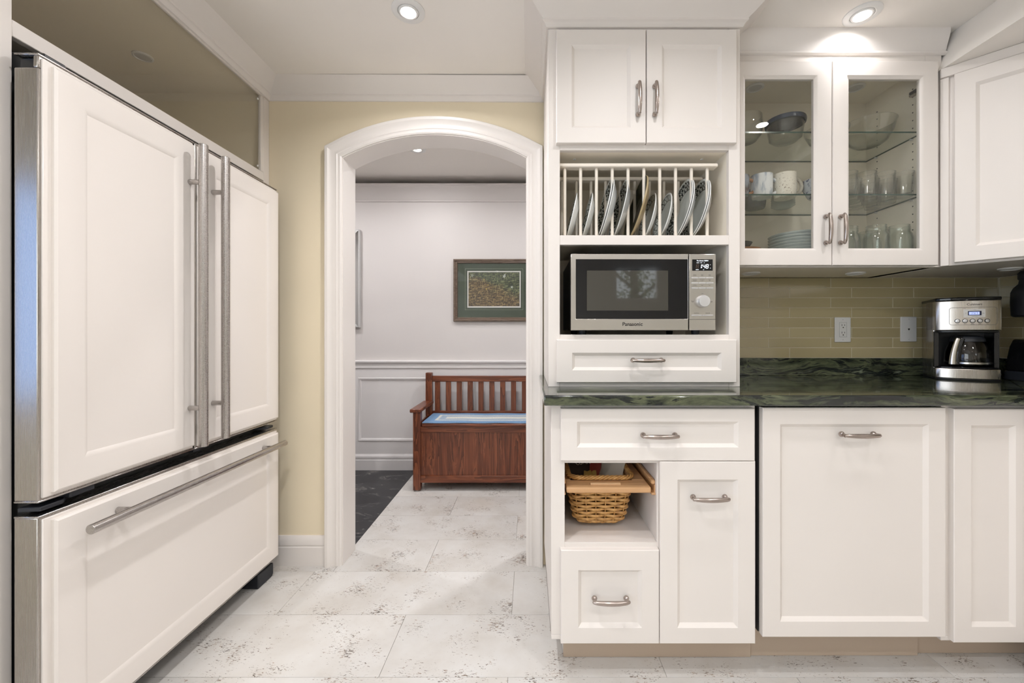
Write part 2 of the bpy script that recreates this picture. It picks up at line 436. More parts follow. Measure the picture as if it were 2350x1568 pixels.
# ------------------------------------------------------------------ mesh helpers
BASE = {}
class MB:
    def __init__(s): s.v = []; s.f = []; s.mi = []
    def add(s, vs, fs, mi=0):
        o = len(s.v)
        s.v += [tuple(p) for p in vs]
        for f in fs:
            s.f.append([i + o for i in f]); s.mi.append(mi)
        return s
    def box(s, x0, x1, y0, y1, z0, z1, mi=0, T=None):
        vs = [(x, y, z) for z in (z0, z1) for y in (y0, y1) for x in (x0, x1)]
        if T: vs = [T(*p) for p in vs]
        return s.add(vs, [(0, 2, 3, 1), (4, 5, 7, 6), (0, 1, 5, 4), (1, 3, 7, 5), (3, 2, 6, 7), (2, 0, 4, 6)], mi)
    def tube(s, pts, radii, seg=10, mi=0, cap=True, closed=False, flat=1.0):
        pts = [Vector(p) for p in pts]
        if isinstance(radii, (int, float)): radii = [radii] * len(pts)
        n = len(pts); rings = []
        t0 = (pts[1] - pts[0]).normalized()
        up = Vector((0, 0, 1)) if abs(t0.z) < 0.9 else Vector((1, 0, 0))
        nrm = (up - t0 * up.dot(t0)).normalized()
        vs = []
        for i in range(n):
            if closed: t = (pts[(i + 1) % n] - pts[i - 1])
            elif i == 0: t = pts[1] - pts[0]
            elif i == n - 1: t = pts[-1] - pts[-2]
            else: t = (pts[i + 1] - pts[i]).normalized() + (pts[i] - pts[i - 1]).normalized()
            t = t.normalized() if t.length > 1e-9 else t0
            nrm = nrm - t * nrm.dot(t)
            nrm = nrm.normalized() if nrm.length > 1e-6 else t.orthogonal().normalized()
            bn = t.cross(nrm)
            for k in range(seg):
                a = 2 * PI * k / seg
                vs.append(pts[i] + (nrm * math.cos(a) + bn * math.sin(a) * flat) * radii[i])
        fs = []
        for i in range(n if closed else n - 1):
            j = (i + 1) % n
            for k in range(seg):
                k2 = (k + 1) % seg
                fs.append((i * seg + k, i * seg + k2, j * seg + k2, j * seg + k))
        if cap and not closed:
            fs.append(tuple(range(seg))[::-1]); fs.append(tuple((n - 1) * seg + k for k in range(seg)))
        return s.add(vs, fs, mi)
    def lathe(s, prof, seg=24, c=(0, 0, 0), mi=0, T=None):
        vs = []; idx = []
        for r, z in prof:
            if r < 1e-6:
                idx.append([len(vs)]); vs.append((c[0], c[1], c[2] + z))
            else:
                idx.append(list(range(len(vs), len(vs) + seg)))
                vs += [(c[0] + r * math.cos(2 * PI * k / seg), c[1] + r * math.sin(2 * PI * k / seg), c[2] + z) for k in range(seg)]
        fs = []
        for a, b in zip(idx[:-1], idx[1:]):
            for k in range(seg):
                k2 = (k + 1) % seg
                if len(a) == 1 and len(b) == 1: continue
                if len(a) == 1: fs.append((a[0], b[k2], b[k]))
                elif len(b) == 1: fs.append((a[k], a[k2], b[0]))
                else: fs.append((a[k], a[k2], b[k2], b[k]))
        if T: vs = [T(*p) for p in vs]
        return s.add(vs, fs, mi)
    def prism(s, poly, a0, a1, axis='z', mi=0, T=None):
        n = len(poly)
        if axis == 'z': vs = [(p[0], p[1], a) for a in (a0, a1) for p in poly]
        elif axis == 'y': vs = [(p[0], a, p[1]) for a in (a0, a1) for p in poly]
        else: vs = [(a, p[0], p[1]) for a in (a0, a1) for p in poly]
        if T: vs = [T(*p) for p in vs]
        fs = [tuple(range(n))[::-1], tuple(range(n, 2 * n))] + [(i, (i + 1) % n, n + (i + 1) % n, n + i) for i in range(n)]
        return s.add(vs, fs, mi)
    def build(s, name, mats, parent=None, bevel=0.0, seg=1, sharp=38, fix=True, label=None):
        me = bpy.data.meshes.new(name)
        vs = [Vector(p) for p in s.v]
        lo = Vector([min(p[i] for p in vs) for i in range(3)]); hi = Vector([max(p[i] for p in vs) for i in range(3)])
        c = (lo + hi) / 2
        me.from_pydata([p - c for p in vs], [], s.f)
        if not isinstance(mats, (list, tuple)): mats = [mats]
        for m in mats: me.materials.append(M[m] if isinstance(m, str) else m)
        for p, i in zip(me.polygons, s.mi): p.material_index = i
        if bevel or fix:
            bm = bmesh.new(); bm.from_mesh(me)
            if fix: bmesh.ops.recalc_face_normals(bm, faces=bm.faces)
            if bevel:
                es = [e for e in bm.edges if len(e.link_faces) == 2 and e.calc_face_angle(0) > R(30)]
                bmesh.ops.bevel(bm, geom=es, offset=bevel, segments=seg, profile=0.5, affect='EDGES', clamp_overlap=True)
            bm.to_mesh(me); bm.free()
        me.shade_smooth()
        me.set_sharp_from_angle(angle=R(min(sharp, 22) if (bevel and seg > 1) else sharp))
        o = bpy.data.objects.new(name, me)
        C.objects.link(o)
        BASE[o.name] = c
        if parent is not None:
            o.parent = parent
            o.location = c - BASE[parent.name]
        else:
            o.location = c
        if label: o['label'] = label
        return o

def box(name, x0, x1, y0, y1, z0, z1, mat, parent=None, bevel=0.0015, seg=1, **k):
    return MB().box(x0, x1, y0, y1, z0, z1).build(name, mat, parent, bevel, seg, **k)

def tag(o, label, cat=None, group=None, kind=None):
    o['label'] = label
    if cat: o['category'] = cat
    if group: o['group'] = group
    if kind: o['kind'] = kind
    return o

def thing(name, label, cat, loc=(0, 0, 0), rotz=0.0, group=None, local=False, rot=None):
    e = bpy.data.objects.new(name, None)
    e.empty_display_size = 0.05
    C.objects.link(e)
    e.location = loc
    e.rotation_euler = rot if rot else (0, 0, rotz)
    BASE[e.name] = Vector((0, 0, 0)) if local else Vector(loc)
    return tag(e, label, cat, group)

def struct(o, label):
    return tag(o, label, kind='structure')

def copy_tree(o, parent=None, **props):
    c = o.copy(); C.objects.link(c); c.parent = parent
    BASE[c.name] = BASE[o.name].copy()
    for k, v in props.items(): c[k] = v
    for ch in list(o.children): copy_tree(ch, c)
    return c

def text(name, s, size, T, mat, parent, thick=0.0003, align='CENTER', bold=0.0):
    """flat lettering; T maps (u, v, n) on the face to builder coordinates"""
    cu = bpy.data.curves.new(name, 'FONT')
    cu.body = s; cu.size = size; cu.align_x = align; cu.align_y = 'CENTER'; cu.extrude = thick / 2; cu.offset = bold
    cu.resolution_u = 3
    tmp = bpy.data.objects.new(name, cu)
    me = bpy.data.meshes.new_from_object(tmp)
    mb = MB()
    mb.add([T(v.co.x, v.co.y, v.co.z + thick / 2) for v in me.vertices], [tuple(p.vertices) for p in me.polygons])
    bpy.data.objects.remove(tmp); bpy.data.curves.remove(cu); bpy.data.meshes.remove(me)
    return mb.build(name, mat, parent, fix=False)

# face frames: (u, v, n) -> builder coords; u to the viewer's right, v up, n out of the face
def TF(y): return lambda u, v, n: (u, y - n, v)                 # facing -Y
def TX(x): return lambda u, v, n: (x + n, u, v)                 # facing +X (u along +Y)
def TO(ox, oy, ang, oz=0):                                       # facing direction 'ang' rotated from -Y
    c, s_ = math.cos(ang), math.sin(ang)
    return lambda u, v, n: (ox + u * c + n * s_, oy + u * s_ - n * c, oz + v)

def panel_door(name, u0, u1, v0, v1, T, parent, mat='cabinet', thick=0.02, fw=0.055, fv=None, bev=0.011, dep=0.010, open_=False, label=None):
    """framed door: stiles and rails with a sloped inner moulding, and a recessed flat panel"""
    fvt = fvb = fv if fv is not None else fw
    if isinstance(fv, tuple): fvb, fvt = fv
    ch = 0.002
    rings = [(0, 0, 0, -thick), (0, 0, 0, -ch), (ch, ch, ch, 0), (fw, fvb, fvt, 0), (fw + bev, fvb + bev, fvt + bev, -dep), (fw + bev, fvb + bev, fvt + bev, -thick)]
    vs = []
    for a, b, t, n in rings:
        vs += [T(u0 + a, v0 + b, n), T(u1 - a, v0 + b, n), T(u1 - a, v1 - t, n), T(u0 + a, v1 - t, n)]
    fs = []
    nr = len(rings)
    for i in range(nr):
        j = (i + 1) % nr
        for k in range(4):
            k2 = (k + 1) % 4
            fs.append((i * 4 + k, i * 4 + k2, j * 4 + k2, j * 4 + k))
    d = MB().add(vs, fs).build(name, mat, parent, label=label)
    if not open_:
        e = fw + bev - 0.002
        MB().box(u0 + e, u1 - e, v0 + fvb + bev - 0.002, v1 - fvt - bev + 0.002, -thick + 0.003, -dep, T=T).build('panel', mat, d)
    return d

def bow_handle(T, uc, vc, orient, parent, cc=0.1016, name='handle'):
    """bow pull: two ball feet, short posts and a bowed grip"""
    def P(l, n, o=0.0):
        return T(uc + l, vc + o, n) if orient == 'h' else T(uc + o, vc + l, n)
    mb = MB()
    h = cc / 2
    for s in (-1, 1):
        mb.tube([P(s * h, 0.0005), P(s * h, 0.003), P(s * h, 0.006), P(s * h, 0.010), P(s * h, 0.013)], [0.0076, 0.0090, 0.0092, 0.0072, 0.005], 12)
        mb.tube([P(s * h, 0.008), P(s * (h + 0.001), 0.016), P(s * (h + 0.003), 0.022), P(s * (h + 0.004), 0.0255)], [0.0058, 0.0052, 0.0055, 0.0060], 10)
    pts = []; rad = []
    for i in range(15):
        t = -1 + 2 * i / 14
        pts.append(P(t * (h + 0.006), 0.0255 + 0.006 * (1 - t * t)))
        rad.append(0.0054 + 0.0022 * (1 - t * t) if abs(t) < 0.99 else 0.0034)
    mb.tube(pts, rad, 12)
    return mb.build(name, 'nickel', parent, sharp=50)

def sweep(path, prof, closed=False, side=1):
    """profile (out, z) along a horizontal polyline; out is to the right of travel * side; path points (x, y[, dz])"""
    n = len(path); vs = []; m = len(prof)
    for i in range(n):
        p = Vector(path[i][:2])
        ds = []
        if i > 0: ds.append((p - Vector(path[i - 1][:2])).normalized())
        if i < n - 1: ds.append((Vector(path[i + 1][:2]) - p).normalized())
        ns = [Vector((d.y, -d.x)) * side for d in ds]
        b = ns[0] if len(ns) == 1 else (ns[0] + ns[1])
        b = b / (b.dot(ns[0])) if len(ns) == 2 else b
        dz = path[i][2] if len(path[i]) > 2 else 0
        vs += [(p.x + b.x * o, p.y + b.y * o, z + dz) for o, z in prof]
    fs = []
    for i in range(n - 1):
        for k in range(m):
            k2 = (k + 1) % m
            fs.append((i * m + k, i * m + k2, (i + 1) * m + k2, (i + 1) * m + k))
    fs += [tuple(range(m)), tuple((n - 1) * m + k for k in range(m))[::-1]]
    return MB().add(vs, fs)

CEIL = 2.30
BW = 1.946       # arch wall face
TW = 1.912       # wall behind the counter
# ================================================================== THE SETTING
# floor: slab + cork tiles
fl = MB().box(-1.95, 2.215, -2.6, 2.0, -0.06, -0.003).box(-0.913, 1.5, 2.0, 3.31, -0.06, -0.003).build('floor', 'floor_base', None)
struct(fl, 'pale cork tile floor running from the kitchen through the archway')
rowp, colp = 0.291, 0.93
tile_mesh = {}
k = -15
while True:
    y0 = 1.598 + k * rowp
    y1 = y0 + rowp
    if y0 > 3.31: break
    off = -0.068 if k % 2 == 0 else -0.485
    hall = y0 > 1.85
    xs0, xs1 = (-1.95, 2.215) if not hall else (-0.914, 1.5)
    if y1 > -1.2:
        i0 = math.floor((xs0 - off) / colp)
        for i in range(i0, i0 + 8):
            a, b = max(off + i * colp, xs0), min(off + (i + 1) * colp, xs1)
            if b - a < 0.02: continue
            ya, yb = max(y0, -1.2), min(y1, 3.305)
            if hall and y0 < BW:       # threshold row also reaches under the kitchen side
                pass
            g = 0.0006
            box('floor_tile', a + g, b - g, ya + g, yb - g, -0.004, 0.0, 'cork_tile', fl, bevel=0.0004)
    k += 1
# kitchen part of the threshold row, left of the arch
yt = 1.598 + rowp
box('floor_tile', -1.95, -0.915, yt, 1.99, -0.004, 0.0, 'cork_tile', fl, bevel=0.0004)
mfl = box('floor_hall', -2.6, -0.9145, 2.0, 3.31, -0.06, 0.0, 'marble_black', None, 0)
struct(mfl, 'black marble hall floor with grey veins left of the cork')

# arch wall
AX0, AX1, ASP, ART = -0.897, -0.008, 1.955, 0.113
acx = (AX0 + AX1) / 2; ahw = (AX1 - AX0) / 2
arad = (ahw ** 2 + ART ** 2) / (2 * ART); acz = ASP + ART - arad
NARC = 24
amax = math.asin(ahw / arad)
arc = [(acx + arad * math.sin(-amax + 2 * amax * i / NARC), acz + arad * math.cos(-amax + 2 * amax * i / NARC)) for i in range(NARC + 1)]
Y0, Y1 = BW, 2.075
poly = [(-2.6, 0), (AX0, 0)] + arc + [(AX1, 0), (0.78, 0), (0.78, 2.5), (-2.6, 2.5)]
mb = MB()
mb.box(-2.6, AX0, Y0, Y1, 0, 2.5).box(AX1, 0.79, Y0, Y1, 0, 2.5)
for (xa, za), (xb, zb) in zip(arc[:-1], arc[1:]):
    mb.prism([(xa, za), (xb, zb), (xb, 2.5), (xa, 2.5)], Y0, Y1, 'y')
wb_ = mb.build('wall_back', ['yellow_wall', 'hall_wall'], None, sharp=20)
for p_ in wb_.data.polygons:
    if p_.normal.y > 0.5: p_.material_index = 1
struct(wb_, 'pale yellow wall around the arched doorway')
# jamb lining inside the arch (white)
lin = MB()
inner = [(AX0, 0.0)] + arc + [(AX1, 0.0)]
def inset(pts, d):
    out = []
    for i, p in enumerate(pts):
        p = Vector(p); ds = []
        if i > 0: ds.append((p - Vector(pts[i - 1])).normalized())
        if i < len(pts) - 1: ds.append((Vector(pts[i + 1]) - p).normalized())
        ns = [Vector((q.y, -q.x)) for q in ds]
        b = ns[0] if len(ns) == 1 else (ns[0] + ns[1]) / (1 + ns[0].dot(ns[1]))
        out.append((p.x + b.x * d, p.y + b.y * d))
    return out
inn2 = inset(inner, 0.006)
n_ = len(inner)
vs = [(x, Y0 - 0.004, z) for x, z in inner] + [(x, Y0 - 0.004, z) for x, z in inn2] + [(x, Y1 + 0.004, z) for x, z in inner] + [(x, Y1 + 0.004, z) for x, z in inn2]
fs = []
for i in range(n_ - 1):
    fs += [(i, i + 1, n_ + i + 1, n_ + i), (n_ + i, n_ + i + 1, 3 * n_ + i + 1, 3 * n_ + i), (2 * n_ + i, 2 * n_ + i + 1, 3 * n_ + i + 1, 3 * n_ + i), (i, i + 1, 2 * n_ + i + 1, 2 * n_ + i)]
lo = MB().add(vs, fs).build('trim_1', 'trim', None, fix=True, sharp=30)
struct(lo, 'white lining of the archway reveal')
# casing
cprof = [(-0.002, 0.0), (-0.002, 0.010), (0.004, 0.014), (0.016, 0.014), (0.020, 0.017), (0.030, 0.014), (0.044, 0.016), (0.054, 0.022), (0.060, 0.026), (0.072, 0.026), (0.075, 0.022), (0.075, 0.0)]
def casing(face_y, sgn):
    vs = []; fs = []; m = len(cprof)
    for j, p in enumerate(cprof):
        pts = inset(inner, -p[0])
        vs.append([(x, face_y - sgn * p[1], z) for x, z in pts])
    V = [vs[j][i] for i in range(n_) for j in range(m)]
    for i in range(n_ - 1):
        for j in range(m):
            j2 = (j + 1) % m
            fs.append((i * m + j, i * m + j2, (i + 1) * m + j2, (i + 1) * m + j))
    fs += [tuple(range(m)), tuple((n_ - 1) * m + j for j in range(m))[::-1]]
    return MB().add(V, fs)
struct(casing(Y0, 1).build('trim_2', 'trim', None, sharp=25), 'white moulded casing around the archway')
struct(casing(Y1, -1).build('trim_3', 'trim', None, sharp=25), 'white casing on the hall side of the archway')

# walls behind counter, right, left, rear
w = box('wall_counter', 0.775, 2.6, TW, 2.075, 0, 2.5, 'rear_wall', None, 0)
struct(w, 'wall behind the counter clad in olive glass tiles'); WALL_C = w
w = box('wall_right', 2.215, 2.34, -2.6, TW, 0, 2.5, 'rear_wall', None, 0)
struct(w, 'right kitchen wall clad in olive glass tiles by the corner'); WALL_R = w
# left wall with a small window beside the fridge and a wide unseen one added nearer for fill light
def portal(loc, rot, sx, sy):
    ld = bpy.data.lights.new('window_portal', 'AREA'); ld.shape = 'RECTANGLE'; ld.size = sx; ld.size_y = sy
    ld.cycles.is_portal = True
    o_ = bpy.data.objects.new('window_portal', ld); o_.location = loc; o_.rotation_euler = rot
    C.objects.link(o_)
LW = [(-2.45, -0.35, 0.45, 2.15, 'fill_window', 'wide window added for fill light in the left kitchen wall', 'window_glass'), (-0.22, 0.80, 0.80, 1.75, 'window_2', 'small window in the left kitchen wall beside the fridge', 'daylight_tint_glass')]
RW = [(1.15, 1.80, 1.55, 2.05, 'window_3', 'small window in the wall behind the photographer', 'window_glass')]
mb = MB()
ys = [-2.6] + [q for w_ in LW for q in w_[:2]] + [2.0]
for i in range(0, len(ys), 2): mb.box(-2.07, -1.95, ys[i], ys[i + 1], 0, 2.5)
for w_ in LW: mb.box(-2.07, -1.95, w_[0], w_[1], 0, w_[2]).box(-2.07, -1.95, w_[0], w_[1], w_[3], 2.5)
struct(mb.build('wall_left', 'rear_wall', None), 'left kitchen wall with a small window and an added fill-light window nearer than the fridge')
mb = MB()
xs = [-2.07] + [q for w_ in RW for q in w_[:2]] + [2.34]
for i in range(0, len(xs), 2): mb.box(xs[i], xs[i + 1], -2.72, -2.6, 0, 2.5)
for w_ in RW: mb.box(w_[0], w_[1], -2.72, -2.6, 0, w_[2]).box(w_[0], w_[1], -2.72, -2.6, w_[3], 2.5)
struct(mb.build('wall_rear', 'rear_wall', None), 'wall behind the photographer with a small window')
def window(a0, a1, z0, z1, nm, lb, gl, left):
    P = (lambda u0, u1, d0, d1, v0, v1: (-1.95 - d1, -1.95 - d0, u0, u1, v0, v1)) if left else (lambda u0, u1, d0, d1, v0, v1: (u0, u1, -2.6 - d1, -2.6 - d0, v0, v1))
    win = tag(bpy.data.objects.new(nm, None), lb, kind='structure'); C.objects.link(win)
    win.location = (-2.01, (a0 + a1) / 2, z0) if left else ((a0 + a1) / 2, -2.66, z0); BASE[win.name] = Vector(win.location)
    fr = MB()
    for q in ((a0, a0 + 0.05, z0, z1), (a1 - 0.05, a1, z0, z1), (a0 + 0.05, a1 - 0.05, z0, z0 + 0.05), (a0 + 0.05, a1 - 0.05, z1 - 0.05, z1)):
        fr.box(*P(q[0], q[1], 0.02, 0.09, q[2], q[3]))
    fr.build('window_frame', 'trim', win, 0.002)
    box('pane', *P(a0 + 0.05, a1 - 0.05, 0.054, 0.060, z0 + 0.05, z1 - 0.05), gl, win, 0)
    if left: portal((-1.945, (a0 + a1) / 2, (z0 + z1) / 2), (0, -PI / 2, 0), z1 - z0, a1 - a0)
    else: portal(((a0 + a1) / 2, -2.595, (z0 + z1) / 2), (PI / 2, 0, 0), a1 - a0, z1 - z0)
for w_ in LW: window(*w_, True)
for w_ in RW: window(*w_, False)

# ceiling
c_ = box('ceiling', -2.07, 2.34, -2.72, 1.96, CEIL, CEIL + 0.2, 'ceiling', None, 0)
struct(c_, 'off-white kitchen ceiling with recessed lights')
# bulkhead along the right wall
bk = MB().prism([(1.672, CEIL), (1.640, CEIL - 0.09), (1.615, 2.150), (1.612, 2.142), (2.215, 2.142), (2.215, CEIL)], -2.6, 1.905, 'y').build('ceiling_bulkhead', 'ceiling', None)
struct(bk, 'dropped bulkhead over the right-hand wall cabinets')

# crown mouldings
cz = 2.225
crown = [(0.0, cz), (0.007, cz + 0.001), (0.010, cz + 0.006), (0.012, cz + 0.010), (0.016, cz + 0.015), (0.0215, cz + 0.018), (0.0215, cz + 0.025), (0.026, cz + 0.029), (0.038, cz + 0.038), (0.055, cz + 0.053), (0.072, cz + 0.066), (0.088, CEIL), (0.0, CEIL)]
o = sweep([(-1.247, -1.6, 0.0), (-1.247, BW, 0.0), (0.07, BW, -0.006)], crown).build('trim_4', 'trim', None, sharp=25)
struct(o, 'white crown moulding above the fridge surround and arch wall')
gprof = [(0.0, 2.205), (0.006, 2.206), (0.011, 2.209), (0.011, 2.215), (0.005, 2.218), (0.004, 2.222), (0.008, 2.24), (0.018, 2.27), (0.022, 2.286), (0.022, CEIL), (0.0, CEIL)]
o = sweep([(0.775, 1.597), (1.64, 1.597)], gprof).build('trim_5', 'trim', None, sharp=25)
struct(o, 'white crown moulding above the glass-fronted cabinet')

# baseboard of the arch wall
bprof = [(0, 0), (0.014, 0), (0.014, 0.088), (0.011, 0.092), (0.011, 0.096), (0.014, 0.100), (0.014, 0.118), (0.010, 0.132), (0.006, 0.142), (0, 0.142)]
o = sweep([(-1.94, BW), (-0.973, BW)], bprof).build('baseboard_back', 'trim', None, sharp=25)
struct(o, 'white baseboard between the fridge and the archway')

# ------------------------------------------------------------------ hall beyond the arch
HY = 3.31
hw = box('wall_hall', -2.6, 1.6, HY, HY + 0.30, 0, 2.20, 'hall_wall', None, 0)
struct(hw, 'pale far wall of the hall above white wainscot')
o = box('wall_hall_top', -2.6, 1.6, HY + 0.28, HY + 0.34, 2.1, 2.6, 'hall_wall', None, 0)
struct(o, 'recess above the hall crown moulding')
o = box('wall_hall_left', -2.7, -2.6, 2.0, HY + 0.3, 0, 2.6, 'hall_wall', None, 0)
struct(o, 'left end wall of the hall')
o = box('wall_hall_right', 1.5, 1.6, 2.075, HY, 0, 2.6, 'hall_wall', None, 0)
struct(o, 'right end wall of the hall')
o = box('ceiling_hall', -2.6, 1.6, 2.075, HY + 0.34, 2.36, 2.5, 'ceiling', None, 0)
struct(o, 'white hall ceiling beyond the archway')
hc = [(0.0, 2.185), (0.010, 2.187), (0.012, 2.197), (0.018, 2.203), (0.03, 2.235), (0.055, 2.27), (0.072, 2.283), (0.075, 2.29), (0.085, 2.296), (0.085, 2.308), (-0.09, 2.308), (-0.09, 2.185)]
o = sweep([(-2.6, HY), (1.5, HY)], hc).build('trim_6', 'hall_wall', None, sharp=25)
struct(o, 'white crown moulding of the hall with a dark gap above')
# wainscot: sheet, chair rail, baseboard, panel mouldings
o = sweep([(-2.6, HY), (1.5, HY)], [(0, 0.825), (0.012, 0.825), (0.016, 0.832), (0.016, 0.846), (0.010, 0.850), (0.012, 0.864), (0.026, 0.872), (0.030, 0.880), (0.030, 0.888), (0.022, 0.893), (0, 0.893)]).build('trim_7', 'wainscot', None, sharp=25)
struct(o, 'white chair rail along the hall wall')
o = sweep([(-2.6, HY), (1.5, HY)], [(0, 0), (0.018, 0), (0.018, 0.082), (0.014, 0.086), (0.014, 0.092), (0.018, 0.096), (0.018, 0.112), (0.012, 0.122), (0.008, 0.131), (0, 0.131)]).build('baseboard_hall', 'wainscot', None, sharp=25)
struct(o, 'white baseboard along the hall wall')
wn = MB().box(-2.6, 1.5, HY - 0.008, HY, 0.10, 0.235).box(-2.6, 1.5, HY - 0.008, HY, 0.752, 0.83)
pan = [(-2.42, -1.475), (-1.391, -0.535), (-0.455, 0.40), (0.48, 1.42)]
xs = [-2.6] + [q for p in pan for q in p] + [1.5]
for i in range(0, len(xs), 2): wn.box(xs[i], xs[i + 1], HY - 0.008, HY, 0.235, 0.752)
wo = wn.build('wall_wainscot', 'wainscot', None, 0.001)
struct(wo, 'white wainscot rails and stiles below the chair rail')
for a, b in pan:
    box('wainscot_panel', a, b, HY - 0.0015, HY + 0.01, 0.23, 0.757, 'wainscot', wo, 0)
    mo = MB()
    rings = [(0.0, 0.008), (0.004, 0.014), (0.012, 0.012), (0.024, 0.0005)]
    vs = []; fs = []
    for d, n in rings:
        vs += [(a + d, HY - n, 0.235 + d), (b - d, HY - n, 0.235 + d), (b - d, HY - n, 0.752 - d), (a + d, HY - n, 0.752 - d)]
    for i in range(3):
        for q in range(4):
            fs.append((i * 4 + q, i * 4 + (q + 1) % 4, (i + 1) * 4 + (q + 1) % 4, (i + 1) * 4 + q))
    mo.add(vs, fs).build('panel_moulding', 'wainscot', wo)

# ------------------------------------------------------------------ backsplash tiles
tz0 = 0.996; tp = 0.0470; tl = 0.291
def tiles(wall, u0, u1, mk, first):
    for r in range(8):
        za = tz0 + r * tp; zb = za + tp
        off = first[r % 2]
        i = math.floor((u0 - off) / tl)
        while off + i * tl < u1:
            a, b = max(off + i * tl, u0), min(off + (i + 1) * tl, u1)
            i += 1
            if b - a < 0.01: continue
            mk(a + 0.0013, b - 0.0013, za + 0.0013, zb - 0.0013)
gb = box('grout', 0.775, 2.215, TW - 0.0088, TW, 0.99, 1.373, 'grout', WALL_C, 0)
tiles(WALL_C, 0.775, 2.202, lambda a, b, c, d: box('tile', a, b, TW - 0.010, TW - 0.0045, c, d, 'glass_tile', WALL_C, 0.0008), (1.2238, 1.1257))
gb = box('grout', 2.2062, 2.215, 0.2, TW - 0.01, 0.99, 1.373, 'grout', WALL_R, 0)
tiles(WALL_R, 0.9, TW - 0.012, lambda a, b, c, d: box('tile', 2.205, 2.2105, a, b, c, d, 'glass_tile', WALL_R, 0.0008), (1.81, 1.72))

# ================================================================== LIGHT FITTINGS
def downlight(x, y, z, label, group, power, hall=False):
    t = thing('ceiling_light', label, 'ceiling light', (x, y, z), 0, group)
    MB().lathe([(0.038, 0.0), (0.038, -0.005), (0.041, -0.0065), (0.055, -0.0055), (0.060, -0.003), (0.060, 0.0)], 40, (x, y, z)).build('trim_ring', 'white_plastic', t, sharp=30)
    MB().lathe([(0.0365, 0.0), (0.0365, -0.005), (0.034, -0.008), (0.029, -0.0085), (0.026, -0.006), (0.0255, -0.003)], 32, (x, y, z)).build('gimbal', 'white_plastic', t, sharp=30)
    MB().lathe([(0.0262, -0.0045), (0.018, -0.0062), (0.0, -0.0068)], 28, (x, y, z)).build('lens', 'lamp', t)
    ld = bpy.data.lights.new('downlight', 'AREA')
    ld.shape = 'DISK'; ld.size = 0.055; ld.energy = power; ld.color = LAMP_COL; ld.spread = R(172 if z > 2.33 else 155)
    lo_ = bpy.data.objects.new('downlight', ld)
    lo_.location = (0, 0, -0.010)
    lo_.parent = t
    C.objects.link(lo_)
    return t
downlight(-0.445, 1.495, CEIL, 'lit recessed ceiling light above the floor in front of the archway', 'kitchen downlights', LAMP_W * 0.95)
downlight(1.242, 1.510, CEIL, 'lit recessed ceiling light above the glass-fronted cabinet', 'kitchen downlights', LAMP_W * 0.16)
for x, y, lb in ((0.42, 0.90, 'in front of the plate rack unit'), (1.32, 0.88, 'in front of the dishwasher'), (-0.45, 0.55, 'in front of the refrigerator'),
                 (0.42, -0.35, 'over the near middle of the kitchen'), (1.32, -0.35, 'over the near right of the kitchen'), (-0.60, -1.0, 'over the near left of the kitchen'), (0.6, -1.6, 'over the far end behind the photographer')):
    downlight(x, y, CEIL, 'recessed kitchen ceiling light ' + lb, 'kitchen downlights', LAMP_W * (0.60 if y > 0.8 else 1.4 if y > 0.5 else 1.0))
downlight(-0.757, 2.74, 2.36, 'lit recessed light in the hall ceiling seen under the arch', 'hall downlights', HALL_W * 0.5)
for x, y, lb in ((0.30, 2.42, 'right'), (-1.75, 2.50, 'left')):
    downlight(x, y, 2.36, 'recessed hall ceiling light hidden to the %s of the archway' % lb, 'hall downlights', HALL_W)

# ================================================================== FRIDGE AND ITS SURROUND
FX = -1.247
t = thing('refrigerator_surround', 'white built-in surround and glass-fronted cabinet above the refrigerator', 'cabinet', (-1.6, 1.45, 0))
box('side_panel', -1.945, FX, 0.930, 0.978, 0, 2.296, 'cabinet', t)
box('side_panel', -1.945, FX, 1.905, 1.945, 0, 2.225, 'cabinet', t)
box('top_panel', -1.945, FX - 0.012, 0.978, 1.905, 2.237, 2.255, 'interior', t, 0)
box('top_rail', FX - 0.012, FX, 0.978, 1.905, 2.218, 2.29, 'cabinet', t)
box('bottom_rail', FX - 0.02, FX, 0.978, 1.905, 1.827, 1.867, 'cabinet', t)
box('bottom_panel', -1.93, FX - 0.02, 0.978, 1.905, 1.835, 1.853, 'interior', t, 0)
box('back_panel', -1.945, -1.93, 0.978, 1.905, 1.853, 2.237, 'interior', t, 0)
box('inner_side', -1.93, FX - 0.02, 1.901, 1.905, 1.853, 2.237, 'interior', t, 0)
box('end_stile', FX - 0.014, FX, 1.884, 1.905, 1.867, 2.218, 'cabinet', t)
box('glass_panel', FX - 0.012, FX - 0.007, 0.978, 1.884, 1.867, 2.218, 'pane_fridge', t, 0)
for zz in (1.885, 2.195):
    MB().lathe([(0.0, 0.003), (0.004, 0.003), (0.005, 0.0)], 12, (0, 0, 0), T=lambda x, y, z, zz=zz: (FX - 0.007 + z, 1.872 + x, zz + y)).build('glass_clip', 'white_plastic', t)
for yy in (1.647,):
    pk = MB().lathe([(0.034, 0.0), (0.034, -0.004), (0.028, -0.006), (0.026, -0.003), (0.0, -0.003)], 28, (-1.57, yy, 2.237)).build('puck_light', 'white_plastic', t)
    MB().lathe([(0.0255, -0.0035), (0.015, -0.005), (0.0, -0.0055)], 24, (-1.57, yy, 2.237)).build('puck_lens', 'grey_plastic', pk)

